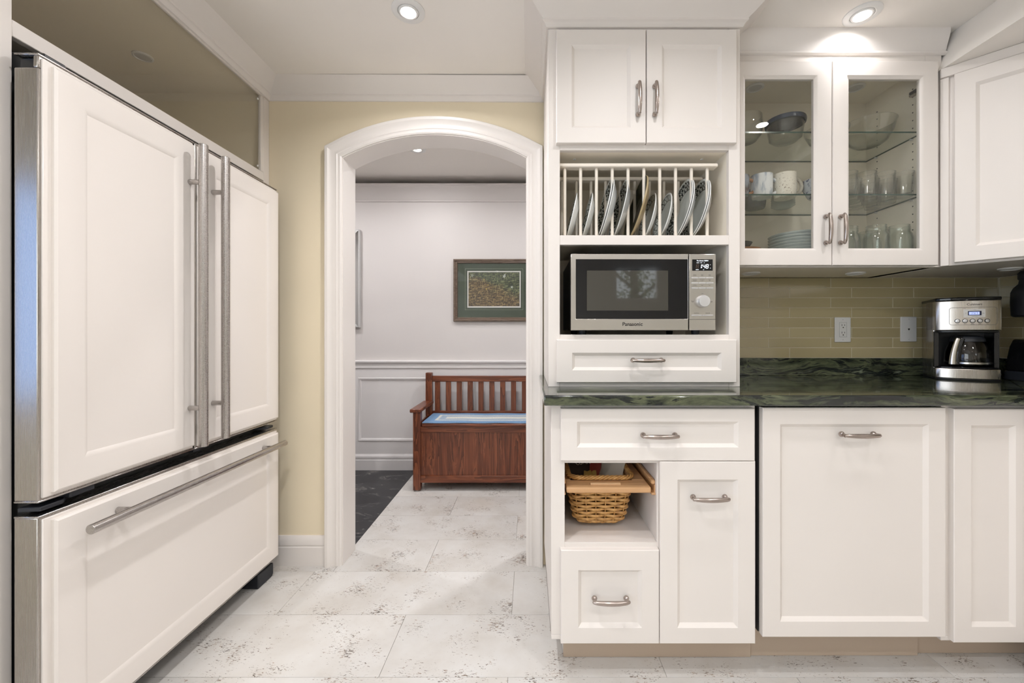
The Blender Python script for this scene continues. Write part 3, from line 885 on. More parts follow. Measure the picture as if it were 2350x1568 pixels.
t = thing('refrigerator', 'white-panelled french-door refrigerator with long steel bar handles', 'refrigerator', (-1.55, 1.42, 0))
box('body', -1.92, -1.222, 0.992, 1.855, 0.03, 1.800, 'dark_body', t, 0.004)
FF = -1.143
def fridge_front(name, y0, y1, z0, z1, notch=False):
    mb = MB()
    if notch:
        mb.box(-1.217, -1.160, y0, y1, z0, z1 - 0.030).box(-1.172, -1.160, y0, y1, z1 - 0.030, z1).box(-1.217, -1.172, y0 + 0.03, y1, z1 - 0.030, z1)
    else:
        mb.box(-1.217, -1.160, y0, y1, z0, z1)
    d = mb.build(name, 'steel_v', t, 0.003, 2)
    box('edge_cap', -1.216, -1.158, y0 - 0.0015, y1 + 0.0015, z1 - 0.001, z1 + 0.0035, 'steel_bar', d, 0.0012)
    box('edge_cap', -1.216, -1.158, y0 - 0.0015, y1 + 0.0015, z0 - 0.0035, z0 + 0.001, 'steel_bar', d, 0.0012)
    box('backing_sheet', -1.161, -1.1555, y0 + 0.006, y1 - 0.006, z0 + 0.006, z1 - 0.006, 'fridge_paint', d, 0.001)
    return d
def fridge_panel(d, y0, y1, z0, z1):
    """applied framed panel on a fridge front (sub-parts of the door)"""
    T = TX(FF)
    fw, bev, dep, ch, th = 0.063, 0.013, 0.007, 0.005, 0.0135
    rings = [(0, -th), (0, -ch * 0.8), (ch, 0), (fw, 0), (fw + bev, -dep), (fw + bev, -th)]
    vs = []; fs = []
    for a, n in rings:
        vs += [T(y0 + a, z0 + a, n), T(y1 - a, z0 + a, n), T(y1 - a, z1 - a, n), T(y0 + a, z1 - a, n)]
    for i in range(6):
        j = (i + 1) % 6
        for q in range(4):
            fs.append((i * 4 + q, i * 4 + (q + 1) % 4, j * 4 + (q + 1) % 4, j * 4 + q))
    MB().add(vs, fs).build('panel_frame', 'fridge_paint', d)
    e = fw + bev - 0.002
    MB().box(y0 + e, y1 - e, z0 + e, z1 - e, -th, -dep, T=T).build('panel', 'fridge_paint', d)
def bar_handle(d, p0, p1, posts, r=0.0135):
    b = MB().tube([p0, p1], r, 24).build('handle', 'steel_bar', d, 0.0012)
    for p in posts:
        MB().tube([(FF - 0.002, p[1], p[2]), (p[0], p[1], p[2])], 0.0085, 16).build('handle_post', 'steel_bar', d)
dl = fridge_front('door', 0.957, 1.399, 0.7105, 1.768, True)
fridge_panel(dl, 0.979, 1.389, 0.725, 1.753)
HX = -1.096
bar_handle(dl, (HX, 1.3646, 0.729), (HX, 1.3646, 1.745), [(HX, 1.3646, 1.619), (HX, 1.3646, 0.858)])
dr = fridge_front('door', 1.406, 1.862, 0.7105, 1.768)
fridge_panel(dr, 1.416, 1.852, 0.725, 1.753)
bar_handle(dr, (HX, 1.464, 0.731), (HX, 1.464, 1.745), [(HX, 1.464, 1.619), (HX, 1.464, 0.858)])
dd = fridge_front('freezer_drawer', 0.957, 1.862, 0.085, 0.672)
fridge_panel(dd, 0.979, 1.852, 0.097, 0.658)
bar_handle(dd, (HX, 1.012, 0.618), (HX, 1.822, 0.618), [(HX, 1.127, 0.618), (HX, 1.743, 0.618)], 0.0125)
# hinge hardware: dark notch at the top corner and hinge plates between doors and drawer
box('hinge_cover', -1.214, -1.174, 0.966, 0.988, 1.738, 1.766, 'black', t, 0.002)
box('hinge_cover', -1.216, -1.18, 0.985, 1.035, 1.773, 1.792, 'black', t, 0.003)
MB().prism([(-1.216, 0.962), (-1.168, 0.968), (-1.166, 1.015), (-1.19, 1.045), (-1.216, 1.05)], 0.682, 0.693, 'z').build('hinge_plate', 'dark_plastic', t, 0.002)
box('hinge_block', -1.20, -1.166, 1.03, 1.09, 0.690, 0.7065, 'dark_plastic', t, 0.003)
MB().prism([(-1.216, 1.855), (-1.168, 1.85), (-1.166, 1.81), (-1.19, 1.79), (-1.216, 1.78)], 0.682, 0.693, 'z').build('hinge_plate', 'dark_plastic', t, 0.002)
box('hinge_block', -1.20, -1.166, 1.41, 1.44, 0.694, 0.7068, 'dark_plastic', t, 0.002)
for yy in (1.755, 1.00):
    MB().prism([(yy, 0.0), (yy + 0.095, 0.0), (yy + 0.105, 0.012), (yy + 0.105, 0.060), (yy, 0.064)], -1.27, -1.172, 'x').build('foot', 'rubber', t, 0.004)

# ================================================================== HUTCH (tall unit on the counter)
HX0, HX1, HF, HB = 0.070, 0.772, 1.483, 1.908
t = thing('hutch_cabinet', 'tall white unit with plate rack, microwave bay and two upper doors', 'cabinet', (0.42, 1.7, 0.914))
HUTCH = t
th = 0.018
ST = 0.043
box('side_panel', HX0, HX0 + th, HF + 0.02, HB, 0.914, 2.225, 'cabinet', t)
box('side_panel', HX1 - th, HX1, HF + 0.02, HB, 0.914, 2.225, 'cabinet', t)
box('stile', HX0, HX0 + ST, HF, HF + 0.02, 0.914, 2.225, 'cabinet', t, 0.001)
box('stile', HX1 - 0.0405, HX1, HF, HF + 0.02, 0.914, 2.225, 'cabinet', t, 0.001)
IX0, IX1 = HX0 + ST, HX1 - 0.0405
for za, zb in ((0.914, 1.1054), (1.434, 1.469), (1.780, 1.800), (2.19, 2.225)):
    box('rail', IX0, IX1, HF, HF + 0.02, za, zb, 'cabinet', t, 0.001)
box('inner_side', HX0 + th, IX0, HF + 0.02, HB - 0.01, 0.93, 2.2, 'interior', t, 0)
box('inner_side', IX1, HX1 - th, HF + 0.02, HB - 0.01, 0.93, 2.2, 'interior', t, 0)
box('back_panel', IX0, IX1, HB - 0.012, HB, 0.93, 2.2, 'interior', t, 0)
for za in (1.0874, 1.4500, 1.780):
    box('shelf', IX0, IX1, HF + 0.02, HB - 0.012, za, za + 0.018 if za > 1.09 else 1.1050, 'interior', t, 0)
box('top_panel', HX0 + th, HX1 - th, HF + 0.02, HB - 0.012, 2.18, 2.2, 'cabinet', t, 0)
for xx in (0.175, 0.665):
    MB().lathe([(0.006, 0.0), (0.005, -0.002), (0.0, -0.0025)], 14, (xx, 1.56, 1.780)).build('screw_cap', 'white_plastic', t)
# upper doors
DF = 1.463
T = TF(DF)
d1 = panel_door('door', 0.099, 0.4222, 1.7976, 2.208, T, t)
bow_handle(T, 0.393, 1.949, 'v', d1)
d2 = panel_door('door', 0.4252, 0.7505, 1.7976, 2.208, T, t)
bow_handle(T, 0.453, 1.949, 'v', d2)
# drawer below microwave
d3 = panel_door('drawer_front', 0.1005, 0.7505, 0.932, 1.0866, T, t, fw=0.055, fv=(0.044, 0.047))
bow_handle(T, 0.4247, 1.013, 'h', d3)
# cornice
o = sweep([(0.07, BW - 0.001), (0.07, HF), (0.772, HF), (0.772, 1.597)], crown).build('cornice', 'cabinet', t, sharp=25)
# plate rack
rk = MB().box(IX0, 0.702, 1.503, 1.540, 1.728, 1.742).build('rack_rail', 'glass_rack_paint', t, 0.003)
MB().box(IX0, 0.702, 1.634, 1.671, 1.728, 1.742).build('rack_rail', 'glass_rack_paint', t, 0.003)
DWX = [0.1343 + 0.0593 * i for i in range(10)]
for y in (1.520, 1.652):
    dw = None
    for x in DWX:
        if dw is None:
            dw = MB().tube([(x, y, 1.4685), (x, y, 1.729)], 0.0060, 14).build('rack_dowel', 'glass_rack_paint', t)
            continue
        c2 = dw.copy(); C.objects.link(c2); c2.parent = t
        c2.location = Vector((x, y, 1.59875)) - BASE[t.name]; BASE[c2.name] = Vector((x, y, 1.59875))

# plates in the rack
def plate_mesh(Rr, depth, mats, name):
    prof = [(0.0, 0.0), (Rr * 0.62, 0.0), (Rr * 0.70, 0.004), (Rr * 0.94, depth), (Rr, depth + 0.001), (Rr, depth - 0.002), (Rr * 0.94, depth - 0.0045), (Rr * 0.68, -0.003), (Rr * 0.58, -0.006), (Rr * 0.55, -0.006), (Rr * 0.53, -0.004), (0.0, -0.004)]
    return MB().lathe(prof[:4], 56, mi=0).lathe(prof[3:], 56, mi=1), mats, name
def rack_plate(slot, kind, label, extra=0.0, tilt=None):
    Rr, depth = {'large': (0.1215, 0.020), 'small': (0.095, 0.015), 'platter': (0.128, 0.018)}[kind]
    mat = {'large': 'plate_large', 'small': 'plate_small', 'platter': 'platter_dark'}[kind]
    mb, _, _ = plate_mesh(Rr, depth, mat, 'plate')
    o = MB()
    o.v, o.f, o.mi = mb.v, mb.f, mb.mi
    # disc axis local z -> pointing to -X and up: the face looks left
    tl_ = R(tilt if tilt else 13.0)
    # keep object coordinates in the plate's own frame
    ob = o.build('dinner_plate' if kind == 'large' else ('side_plate' if kind == 'small' else 'platter'), [mat, 'plate_white' if kind != 'platter' else mat], None, sharp=50, fix=False)
    ctr = BASE[ob.name].copy()
    rot = Matrix.Rotation(-PI / 2 + tl_, 4, 'Y')
    low = Vector((0, 0, 0)) + rot @ Vector((-Rr, 0, depth))
    low2 = rot @ Vector((Rr, 0, depth))
    lz = min(low.z, low2.z); lx = low.x if low.z < low2.z else low2.x
    pos = Vector((DWX[slot] + 0.0075 + extra - lx, 1.586, 1.4695 - lz))
    ob.matrix_world = Matrix.Translation(pos) @ rot @ Matrix.Translation(ctr)
    tag(ob, label, 'plate', 'plates in the wooden plate rack')
    return ob
rack_plate(0, 'small', 'small white plate in the leftmost slot of the plate rack')
rack_plate(1, 'small', 'small white plate in the second slot of the plate rack')
rack_plate(2, 'large', 'front large plate of the pair in the third rack slot', 0.0)
rack_plate(2, 'large', 'rear large plate of the pair in the third rack slot', 0.0075)
rack_plate(3, 'large', 'large white plate just left of the dark platter')
pl = rack_plate(4, 'platter', 'dark green platter with tan rim in the middle of the plate rack', 0.004, 14.5)
rr_ = MB().lathe([(0.1285, 0.0205), (0.130, 0.019), (0.1290, 0.0145), (0.122, 0.0125), (0.085, -0.004), (0.070, -0.0068), (0.0, -0.0065), (0.0, -0.0045), (0.09, -0.003), (0.126, 0.018)], 56)
rim = rr_.build('platter_underside', 'platter_rim', None, sharp=50)
rc = BASE[rim.name].copy()
rim.parent = pl; rim.location = rc - BASE[pl.name]
rack_plate(5, 'small', 'small line-patterned plate just right of the dark platter')
rack_plate(6, 'small', 'small line-patterned plate in the seventh slot of the rack')
rack_plate(7, 'large', 'front dark-patterned plate of the pair in the eighth slot', 0.0)
rack_plate(7, 'large', 'rear dark-patterned plate of the pair in the eighth slot', 0.0065)
rack_plate(8, 'large', 'front dark-patterned plate of the pair in the rightmost slot', 0.0)
rack_plate(8, 'large', 'rear dark-patterned plate of the pair in the rightmost slot', 0.0065)

# ================================================================== MICROWAVE
MX0, MX1, MZ0, MZ1, MF = 0.151, 0.6735, 1.1211, 1.396, 1.460
t = thing('microwave', 'stainless steel microwave oven with dark glass door and dial', 'microwave', ((MX0 + MX1) / 2, 1.62, 1.1054))
box('body', MX0 + 0.006, MX1 - 0.006, MF + 0.028, 1.86, MZ0 + 0.002, MZ1 - 0.002, 'black', t, 0.003)
for x in (MX0 + 0.05, MX1 - 0.05):
    for y in (MF + 0.06, 1.80):
        MB().lathe([(0.0, 0.0), (0.013, 0.0), (0.015, 0.016), (0.0, 0.016)], 16, (x, y, 1.1054)).build('foot', 'rubber', t)
MS = 1.460 / 930.0
def mxp(px): return (px - 1214.0) * MS
def mzp(py): return 1.107 + (767.0 - py) * MS
DX1 = mxp(1579.5)
T = TF(MF)
# door: steel frame ring + glass + inner window
def ring(u0, u1, v0, v1, iu0, iu1, iv0, iv1, n0, n1, T):
    vs = []
    for (a, b, c, d, n) in ((u0, u1, v0, v1, n0), (u0, u1, v0, v1, n1), (iu0, iu1, iv0, iv1, n1), (iu0, iu1, iv0, iv1, n0)):
        vs += [T(a, c, n), T(b, c, n), T(b, d, n), T(a, d, n)]
    fs = []
    for i in range(4):
        j = (i + 1) % 4
        for q in range(4):
            fs.append((i * 4 + q, i * 4 + (q + 1) % 4, j * 4 + (q + 1) % 4, j * 4 + q))
    return MB().add(vs, fs)
dw = ring(MX0, DX1, MZ0, MZ1, mxp(1321.5), mxp(1578.6), mzp(732.5), mzp(595), -0.028, 0.0, T).build('door', 'steel_h', t, 0.0012)
MB().box(mxp(1321), mxp(1579), mzp(733), mzp(594.5), -0.024, -0.0015, T=T).build('door_glass', 'black_gloss', dw)
MB().box(mxp(1347), mxp(1533.5), mzp(713), mzp(621), -0.002, -0.0012, T=T).build('door_window', pmat('mesh_window', (0.060, 0.056, 0.046), 0.035), dw)
text('logo', 'Panasonic', 0.0185, lambda u, v, n: T(mxp(1451.5) + u, mzp(744.5) + v, n + 0.0001), 'ink', dw, bold=0.0004)
cp = MB().box(mxp(1581.5), MX1, MZ0, MZ1, -0.028, 0.0, T=T).build('control_panel', 'steel_h', t, 0.0025, 2)
MB().box(mxp(1581.8), MX1 - 0.0003, mzp(733.6), mzp(732.9), -0.001, 0.0002, T=T).build('panel_seam', 'ink', cp)
MB().box(mxp(1588.5), mxp(1635.5), mzp(621.5), mzp(595.5), -0.001, 0.0005, T=T).build('display', 'black_gloss', cp)
SEG = {'1': 'bc', '4': 'fgbc', '8': 'abcdefg', '7': 'abc'}
def seven(ch, uc, vc, w, h, lw, T, n=0.0007):
    mb = MB()
    sl = 0.12
    def seg(u0, v0, u1, v1):
        if abs(u1 - u0) > abs(v1 - v0): a = (u0 + lw * .4, v0 - lw / 2, u1 - lw * .4, v0 + lw / 2)
        else: a = (u0 - lw / 2, min(v0, v1) + lw * .3, u0 + lw / 2, max(v0, v1) - lw * .3)
        pts = [(a[0], a[1]), (a[2], a[1]), (a[2], a[3]), (a[0], a[3])]
        vs = [T(uc + p[0] + sl * p[1], vc + p[1], m) for m in (0.0004, n) for p in pts]
        mb.add(vs, [(0, 1, 2, 3), (4, 5, 6, 7), (0, 1, 5, 4), (1, 2, 6, 5), (2, 3, 7, 6), (3, 0, 4, 7)])
    W, H = w / 2, h / 2
    D = {'a': (-W, H, W, H), 'b': (W, 0, W, H), 'c': (W, -H, W, 0), 'd': (-W, -H, W, -H), 'e': (-W, -H, -W, 0), 'f': (-W, 0, -W, H), 'g': (-W, 0, W, 0)}
    for s_ in SEG[ch]: seg(*D[s_])
    return mb
for ch, px, mt in (('8', 1600.3, 'led_dim'), ('1', 1607.0, 'led_white'), ('4', 1615.2, 'led_white'), ('8', 1622.8, 'led_white')):
    seven(ch, mxp(px), mzp(611.5), 0.0075, 0.0135, 0.0017, T).build('digit', mt, cp)
for py in (608.5, 614):
    MB().box(mxp(1610.6) - 0.0008, mxp(1610.6) + 0.0008, mzp(py) - 0.0008, mzp(py) + 0.0008, 0.0004, 0.0007, T=T).build('colon_dot', 'led_white', cp)
text('display_text', 'The Genius 1250W', 0.0053, lambda u, v, n: T(mxp(1612) + u, mzp(598.8) + v, n + 0.0006), 'led_white', cp)
for s_, px, py in (('SENSOR', 1601.5, 603.5), ('MENU', 1609, 603.5), ('LB', 1616, 603.5), ('DEFROST', 1600, 619.2), ('OZ', 1614.5, 619.2), ('g', 1630, 607.5), ('kg', 1630, 615.5)):
    text('display_text', s_, 0.0026, lambda u, v, n, px=px, py=py: T(mxp(px) + u, mzp(py) + v, n + 0.0006), 'led_white', cp)
lab = [['Popcorn\n(Defrost)', 'Sensor\nReheat', 'Sensor\nCook'], ['Keep Warm\n(Minutes)', 'Auto Defrost\nTurbo', 'Delay\nStart'], ['Cooking\nPower Level', 'Timer', 'Clock']]
for r_, py in enumerate((637.7, 649.6, 661.2)):
    for c_, (pa, pb) in enumerate(((1586.3, 1602.7), (1603.5, 1619.5), (1620.3, 1637.0))):
        bt = MB().box(mxp(pa), mxp(pb), mzp(py + 1.5), mzp(py - 1.5), -0.001, 0.0016, T=T).build('button', 'knob', cp, 0.0005)
        text('button_text', lab[r_][c_], 0.0030, lambda u, v, n, pa=pa, pb=pb, py=py: T(mxp((pa + pb) / 2) + u, mzp(py - 5.3 - 0.3) + v + 0.0005, n + 0.0001), 'ink_grey', cp)
for (pa, pb, s_) in ((1586.2, 1610.8, 'Stop/Reset'), (1611.6, 1636.6, 'Quick 30')):
    MB().box(mxp(pa), mxp(pb), mzp(725.2), mzp(722.4), -0.001, 0.0016, T=T).build('button', 'knob', cp, 0.0005)
    text('button_text', s_, 0.0042, lambda u, v, n, pa=pa, pb=pb: T(mxp((pa + pb) / 2) + u, mzp(718.8) + v, n + 0.0001), 'ink_grey', cp)
for s_, px, py in (('Start', 1612.5, 673.8), ('Weight\nTime', 1589.5, 692.5), ('Sensor\nMenu', 1632.5, 692.5)):
    text('button_text', s_, 0.0036, lambda u, v, n, px=px, py=py: T(mxp(px) + u, mzp(py) + v, n + 0.0001), 'ink_grey', cp)
MB().lathe([(0.0, 0.0), (0.0225, 0.0), (0.0225, 0.006), (0.0215, 0.016), (0.0195, 0.020), (0.0150, 0.0205), (0.0, 0.0195)], 36, T=lambda x, y, z: T(mxp(1612) + x, mzp(692) + y, z)).build('dial', 'knob', cp, sharp=35)

# ================================================================== COUNTERTOP
t = thing('countertop', 'polished dark green granite countertop with upstand running into the corner', 'countertop', (1.0, 1.55, 0.88))
def slab(poly, name):
    return MB().prism(poly, 0.8805, 0.914, 'z').build(name, 'granite', t, 0.005, 2)
slab([(0.047, 1.275), (1.5915, 1.275), (2.2045, 1.888), (2.2045, TW), (0.047, TW)], 'slab')
slab([(1.5925, 1.2745), (1.5925, 0.2), (2.2045, 0.2), (2.2045, 1.8865)], 'slab')
box('upstand', 0.773, 2.204, 1.886, TW - 0.001, 0.914, 0.9955, 'granite', t, 0.0015)
box('upstand', 2.182, 2.2045, 0.2, 1.886, 0.914, 0.9955, 'granite', t, 0.0015)

# ================================================================== BASE CABINETS
BF = 1.32; BD = 1.30
t = thing('base_cabinet', 'white base cabinet with drawers, pull-out door and open basket bay', 'cabinet', (0.4, 1.6, 0))
T = TF(BD)
box('side_panel', 0.072, 0.090, BF + 0.02, 1.905, 0.112, 0.880, 'cabinet', t)
box('side_panel', 0.718, 0.736, BF + 0.02, 1.905, 0.112, 0.880, 'cabinet', t)
box('kick_side', 0.118, 0.136, 1.40, 1.905, 0.0, 0.112, 'cabinet', t)
box('toe_kick', 0.118, 0.760, 1.388, 1.403, 0.0, 0.112, 'toe_shade', t)
box('bottom_panel', 0.072, 0.736, BF, 1.905, 0.112, 0.128, 'cabinet', t)
box('stile', 0.072, 0.1164, BF, BF + 0.02, 0.128, 0.880, 'cabinet', t, 0.001)
box('stile', 0.700, 0.736, BF, BF + 0.02, 0.128, 0.880, 'cabinet', t, 0.001)
box('stile', 0.416, 0.440, BF, BF + 0.02, 0.128, 0.687, 'cabinet', t, 0.001)
box('rail', 0.1164, 0.700, BF, BF + 0.02, 0.687, 0.715, 'cabinet', t, 0.001)
box('rail', 0.1164, 0.700, BF, BF + 0.02, 0.855, 0.880, 'cabinet', t, 0.001)
box('rail', 0.1164, 0.416, BF, BF + 0.02, 0.4035, 0.4285, 'cabinet', t, 0.001)
box('bay_floor', 0.090, 0.440, BF + 0.02, 1.89, 0.4105, 0.4283, 'cabinet', t, 0)
box('bay_top', 0.090, 0.440, BF + 0.02, 1.89, 0.690, 0.705, 'cabinet', t, 0)
box('bay_side', 0.418, 0.436, BF + 0.02, 1.89, 0.4283, 0.690, 'cabinet', t, 0)
box('bay_side', 0.0905, 0.106, BF + 0.02, 1.89, 0.4283, 0.690, 'cabinet', t, 0)
box('back_panel', 0.090, 0.718, 1.89, 1.905, 0.128, 0.880, 'cabinet', t, 0)
for xa, xb in ((0.403, 0.418), (0.106, 0.121)):
    s_ = 1 if xa > 0.3 else -1
    xi = xa if s_ > 0 else xb
    MB().box(xa, xb, BF + 0.012, 1.86, 0.577, 0.585).build('basket_runner', 'maple', t, 0.002)
    MB().box(xa, xb, BF + 0.016, 1.86, 0.610, 0.626).build('basket_runner', 'maple', t, 0.004)
    MB().box(xb - 0.005 if s_ > 0 else xa, xb if s_ > 0 else xa + 0.005, BF + 0.016, 1.86, 0.585, 0.610).build('basket_runner', 'maple', t, 0)
d = panel_door('drawer_front', 0.102, 0.7245, 0.700, 0.868, T, t, fw=0.052, fv=(0.043, 0.042))
bow_handle(T, 0.4154, 0.784, 'h', d)
d = panel_door('drawer_front', 0.102, 0.418, 0.1128, 0.4133, T, t, fw=0.056, fv=(0.051, 0.064))
bow_handle(T, 0.260, 0.262, 'h', d)
d = panel_door('pull_out_door', 0.4203, 0.7266, 0.1128, 0.698, T, t, fw=0.056, fv=(0.051, 0.058))
bow_handle(T, 0.575, 0.586, 'h', d)

# basket
t = thing('pull_out_basket', 'woven wicker basket hung in a maple pull-out tray', 'basket', (0.255, 1.56, 0.44))
BX0, BX1, BY0, BY1 = 0.1400, 0.3575, 1.392, 1.740
bcx, bcy = (BX0 + BX1) / 2, (BY0 + BY1) / 2
def rrect(hx, hy, r, n=9):
    pts = []
    for cx_, cy_, a0 in ((hx - r, hy - r, 0), (-hx + r, hy - r, 90), (-hx + r, -hy + r, 180), (hx - r, -hy + r, 270)):
        for i in range(n):
            a = R(a0 + 90 * i / (n - 1)); pts.append((cx_ + r * math.cos(a), cy_ + r * math.sin(a)))
    return pts
def resample(pts, n):
    P = [Vector(p) for p in pts] + [Vector(pts[0])]
    L = [0]
    for a, b in zip(P[:-1], P[1:]): L.append(L[-1] + (b - a).length)
    out = []
    j = 0
    for i in range(n):
        s_ = L[-1] * i / n
        while L[j + 1] < s_: j += 1
        f = (s_ - L[j]) / max(1e-9, L[j + 1] - L[j])
        p = P[j].lerp(P[j + 1], f); d_ = (P[j + 1] - P[j]).normalized()
        out.append((p, Vector((d_.y, -d_.x))))
    return out
NST = 30
def bsec(z):
    f = (z - 0.443) / (0.60 - 0.443)
    inn = 0.022 * max(0.0, 1 - f) ** 1.3
    if f < 0.16: inn += 0.016 * ((0.16 - f) / 0.16) ** 2
    return (BX1 - BX0) / 2 - inn, (BY1 - BY0) / 2 - inn, 0.032
rows = 12
for r_ in range(rows):
    z = 0.452 + 0.0118 * r_
    hx, hy, rr = bsec(z)
    pts = []
    sm = resample(rrect(hx, hy, rr), NST * 6)
    for i, (p, nn) in enumerate(sm):
        ph = PI * i / 6 + (PI if r_ % 2 else 0)
        o_ = 0.0042 * math.sin(ph + 0.5 * PI)
        pts.append((bcx + p.x + nn.x * o_, bcy + p.y + nn.y * o_, z))
    MB().tube(pts, 0.0046, 6, closed=True, flat=0.55).build('strand', 'wicker', t, fix=False, sharp=80)
for i in range(NST):
    pts = []
    for z in (0.444, 0.455, 0.48, 0.52, 0.56, 0.608):
        hx, hy, rr = bsec(z)
        p, nn = resample(rrect(hx, hy, rr), NST)[i]
        pts.append((bcx + p.x, bcy + p.y, z))
    MB().tube(pts, 0.0022, 5).build('stake', 'wicker', t, fix=False)
hx, hy, rr = bsec(0.447)
MB().prism([(bcx + p[0] * 0.98, bcy + p[1] * 0.98) for p in rrect(hx, hy, rr)], 0.442, 0.447, 'z').build('bottom', 'wicker', t)
# twisted rim and base braid
for zc, nn_, rad, name in ((0.614, 4, 0.0062, 'rim_strand'), (0.4475, 2, 0.0032, 'base_strand')):
    for q in range(nn_):
        hx, hy, rr = bsec(min(zc, 0.6))
        sm = resample(rrect(hx + (0.001 if zc > 0.5 else 0.002), hy, rr + 0.004), 200)
        pts = []
        for i, (p, n2) in enumerate(sm):
            a = 2 * PI * i / 200 * 18 + 2 * PI * q / nn_
            pts.append((bcx + p.x + n2.x * rad * math.cos(a), bcy + p.y + n2.y * rad * math.cos(a), zc + rad * 0.75 * math.sin(a)))
        MB().tube(pts, rad * 0.62, 6, closed=True).build(name, 'wicker', t, fix=False, sharp=80)
# maple tray: ring board with rounded hole + grip slot in front
tx0, tx1, ty0, ty1 = 0.1225, 0.4005, 1.326, 1.800
outer = resample([(tx0 - bcx, ty0 - bcy), (tx1 - bcx, ty0 - bcy), (tx1 - bcx, ty1 - bcy), (tx0 - bcx, ty1 - bcy)], 4)
hx, hy, rr = bsec(0.6)
tray = MB()
tray.box(tx0, tx1, ty0, BY0 + 0.004, 0.5855, 0.6055).box(tx0, tx1, BY1 - 0.004, ty1, 0.5855, 0.6055)
tray.box(tx0, BX0 + 0.004, BY0 + 0.004, BY1 - 0.004, 0.5855, 0.6055).box(BX1 - 0.004, tx1, BY0 + 0.004, BY1 - 0.004, 0.5855, 0.6055)
tray.build('tray', 'maple', t, 0.005, 2)
MB().tube([(0.205, 1.353, 0.6054), (0.305, 1.353, 0.6054)], 0.0065, 12).build('grip', pmat('maple_light', (0.70, 0.43, 0.22), 0.35), t, 0)

# basket contents
def packet(name, label, c, size, rot, mat, seed):
    rnd = random.Random(seed)
    bm = bmesh.new()
    bmesh.ops.create_grid(bm, x_segments=6, y_segments=6, size=0.5)
    vs = [(v.co.x * size[0] + rnd.uniform(-1, 1) * 0.004, v.co.y * size[1] + rnd.uniform(-1, 1) * 0.004, rnd.uniform(-1, 1) * 0.005) for v in bm.verts]
    fs = [tuple(v.index for v in f.verts) for f in bm.faces]
    bm.free()
    mb = MB()
    n = len(vs)
    def puff(p, s): 
        e = (1 - (2 * p[0] / size[0]) ** 2) * (1 - (2 * p[1] / size[1]) ** 2)
        return (p[0], p[1], p[2] + s * size[2] * max(0.05, e) / 2)
    mb.add([puff(p, 1) for p in vs], fs).add([puff(p, -1) for p in vs], [f[::-1] for f in fs])
    bm2 = None
    o = mb.build(name, mat, None, fix=False, sharp=60)
    cc = BASE[o.name]
    from mathutils import Euler
    o.matrix_world = Matrix.Translation(c) @ Euler(rot).to_matrix().to_4x4() @ Matrix.Translation(cc)
    return tag(o, label, 'packet', 'snack packets in the wicker basket')
pk = packet('snack_packet', 'dark brown packet with pale lettering in the wicker basket', Vector((0.205, 1.56, 0.590)), (0.15, 0.15, 0.03), (1.0, 0.15, 0.55), 'packet_dark', 1)
text('lettering', 'CUISINE', 0.026, lambda u, v, n: (u * 0.9 - v * 0.15 + 0.002, v + u * 0.05 + 0.018, 0.016 + n), 'packet_text', None)
lt = [o for o in C.objects if o.name.startswith('lettering')][-1]
lt.parent = pk; lt.location = BASE[lt.name] - BASE[pk.name]
packet('snack_packet', 'red packet standing in the middle of the wicker basket', Vector((0.265, 1.565, 0.580)), (0.12, 0.14, 0.03), (1.2, -0.2, -0.25), 'packet_red', 2)
packet('snack_packet', 'small yellow packet beside the red one in the basket', Vector((0.222, 1.47, 0.565)), (0.05, 0.09, 0.02), (1.0, 0.1, 0.1), 'packet_yellow', 5)
packet('paper_bag', 'crumpled white paper bag at the right of the wicker basket', Vector((0.308, 1.52, 0.588)), (0.09, 0.13, 0.035), (1.35, 0.2, -0.7), 'paper', 3)
packet('snack_packet', 'black packet at the right end of the wicker basket', Vector((0.325, 1.63, 0.575)), (0.07, 0.13, 0.03), (1.2, 0.3, -0.9), 'packet_dark', 4)

# dishwasher
t = thing('dishwasher', 'dishwasher behind a white framed panel under the granite counter', 'dishwasher', (1.044, 1.6, 0))
d = panel_door('door', 0.7506, 1.3377, 0.134, 0.871, T, t, fw=0.055, fv=(0.050, 0.053), thick=0.022)
bow_handle(T, 1.0500, 0.787, 'h', d)
box('body', 0.752, 1.336, 1.332, 1.89, 0.13, 0.872, 'dark_body', t, 0)
box('toe_kick', 0.7615, 1.338, 1.394, 1.406, 0.0, 0.130, 'toe_shade', t)
# corner base cabinet
t = thing('corner_cabinet', 'white corner base cabinet at the right edge below the counter', 'cabinet', (1.6, 1.6, 0))
d = panel_door('door', 1.364, 1.617, 0.116, 0.867, T, t, fw=0.055, fv=(0.051, 0.053))
box('stile', 1.3415, 1.375, BF, BF + 0.02, 0.124, 0.880, 'cabinet', t, 0.001)
box('side_panel', 1.3415, 1.3595, BF + 0.02, 1.905, 0.124, 0.880, 'cabinet', t)
box('rail', 1.375, 1.64, BF, BF + 0.02, 0.85, 0.880, 'cabinet', t, 0.001)
box('bottom_panel', 1.3415, 2.2, BF, 1.905, 0.108, 0.124, 'cabinet', t)
box('body', 1.38, 2.2, BF + 0.021, 1.90, 0.125, 0.879, 'cabinet', t, 0)
box('toe_kick', 1.3390, 1.73, 1.405, 1.420, 0.0, 0.108, 'toe_shade', t)
# right-hand run (at the edge of the view)
t = thing('side_base_cabinet', 'white base cabinet turning along the right-hand wall', 'cabinet', (1.9, 0.75, 0))
panel_door('door', 0.70, 1.275, 0.116, 0.867, lambda u, v, n: (1.619 - n, u, v), t)
box('body', 1.641, 2.2, 0.21, 1.297, 0.108, 0.880, 'cabinet', t)
panel_door('door', 0.215, 0.695, 0.116, 0.867, lambda u, v, n: (1.619 - n, u, v), t)
box('toe_kick', 1.73, 1.745, 0.21, 1.297, 0.0, 0.108, 'toe_shade', t)

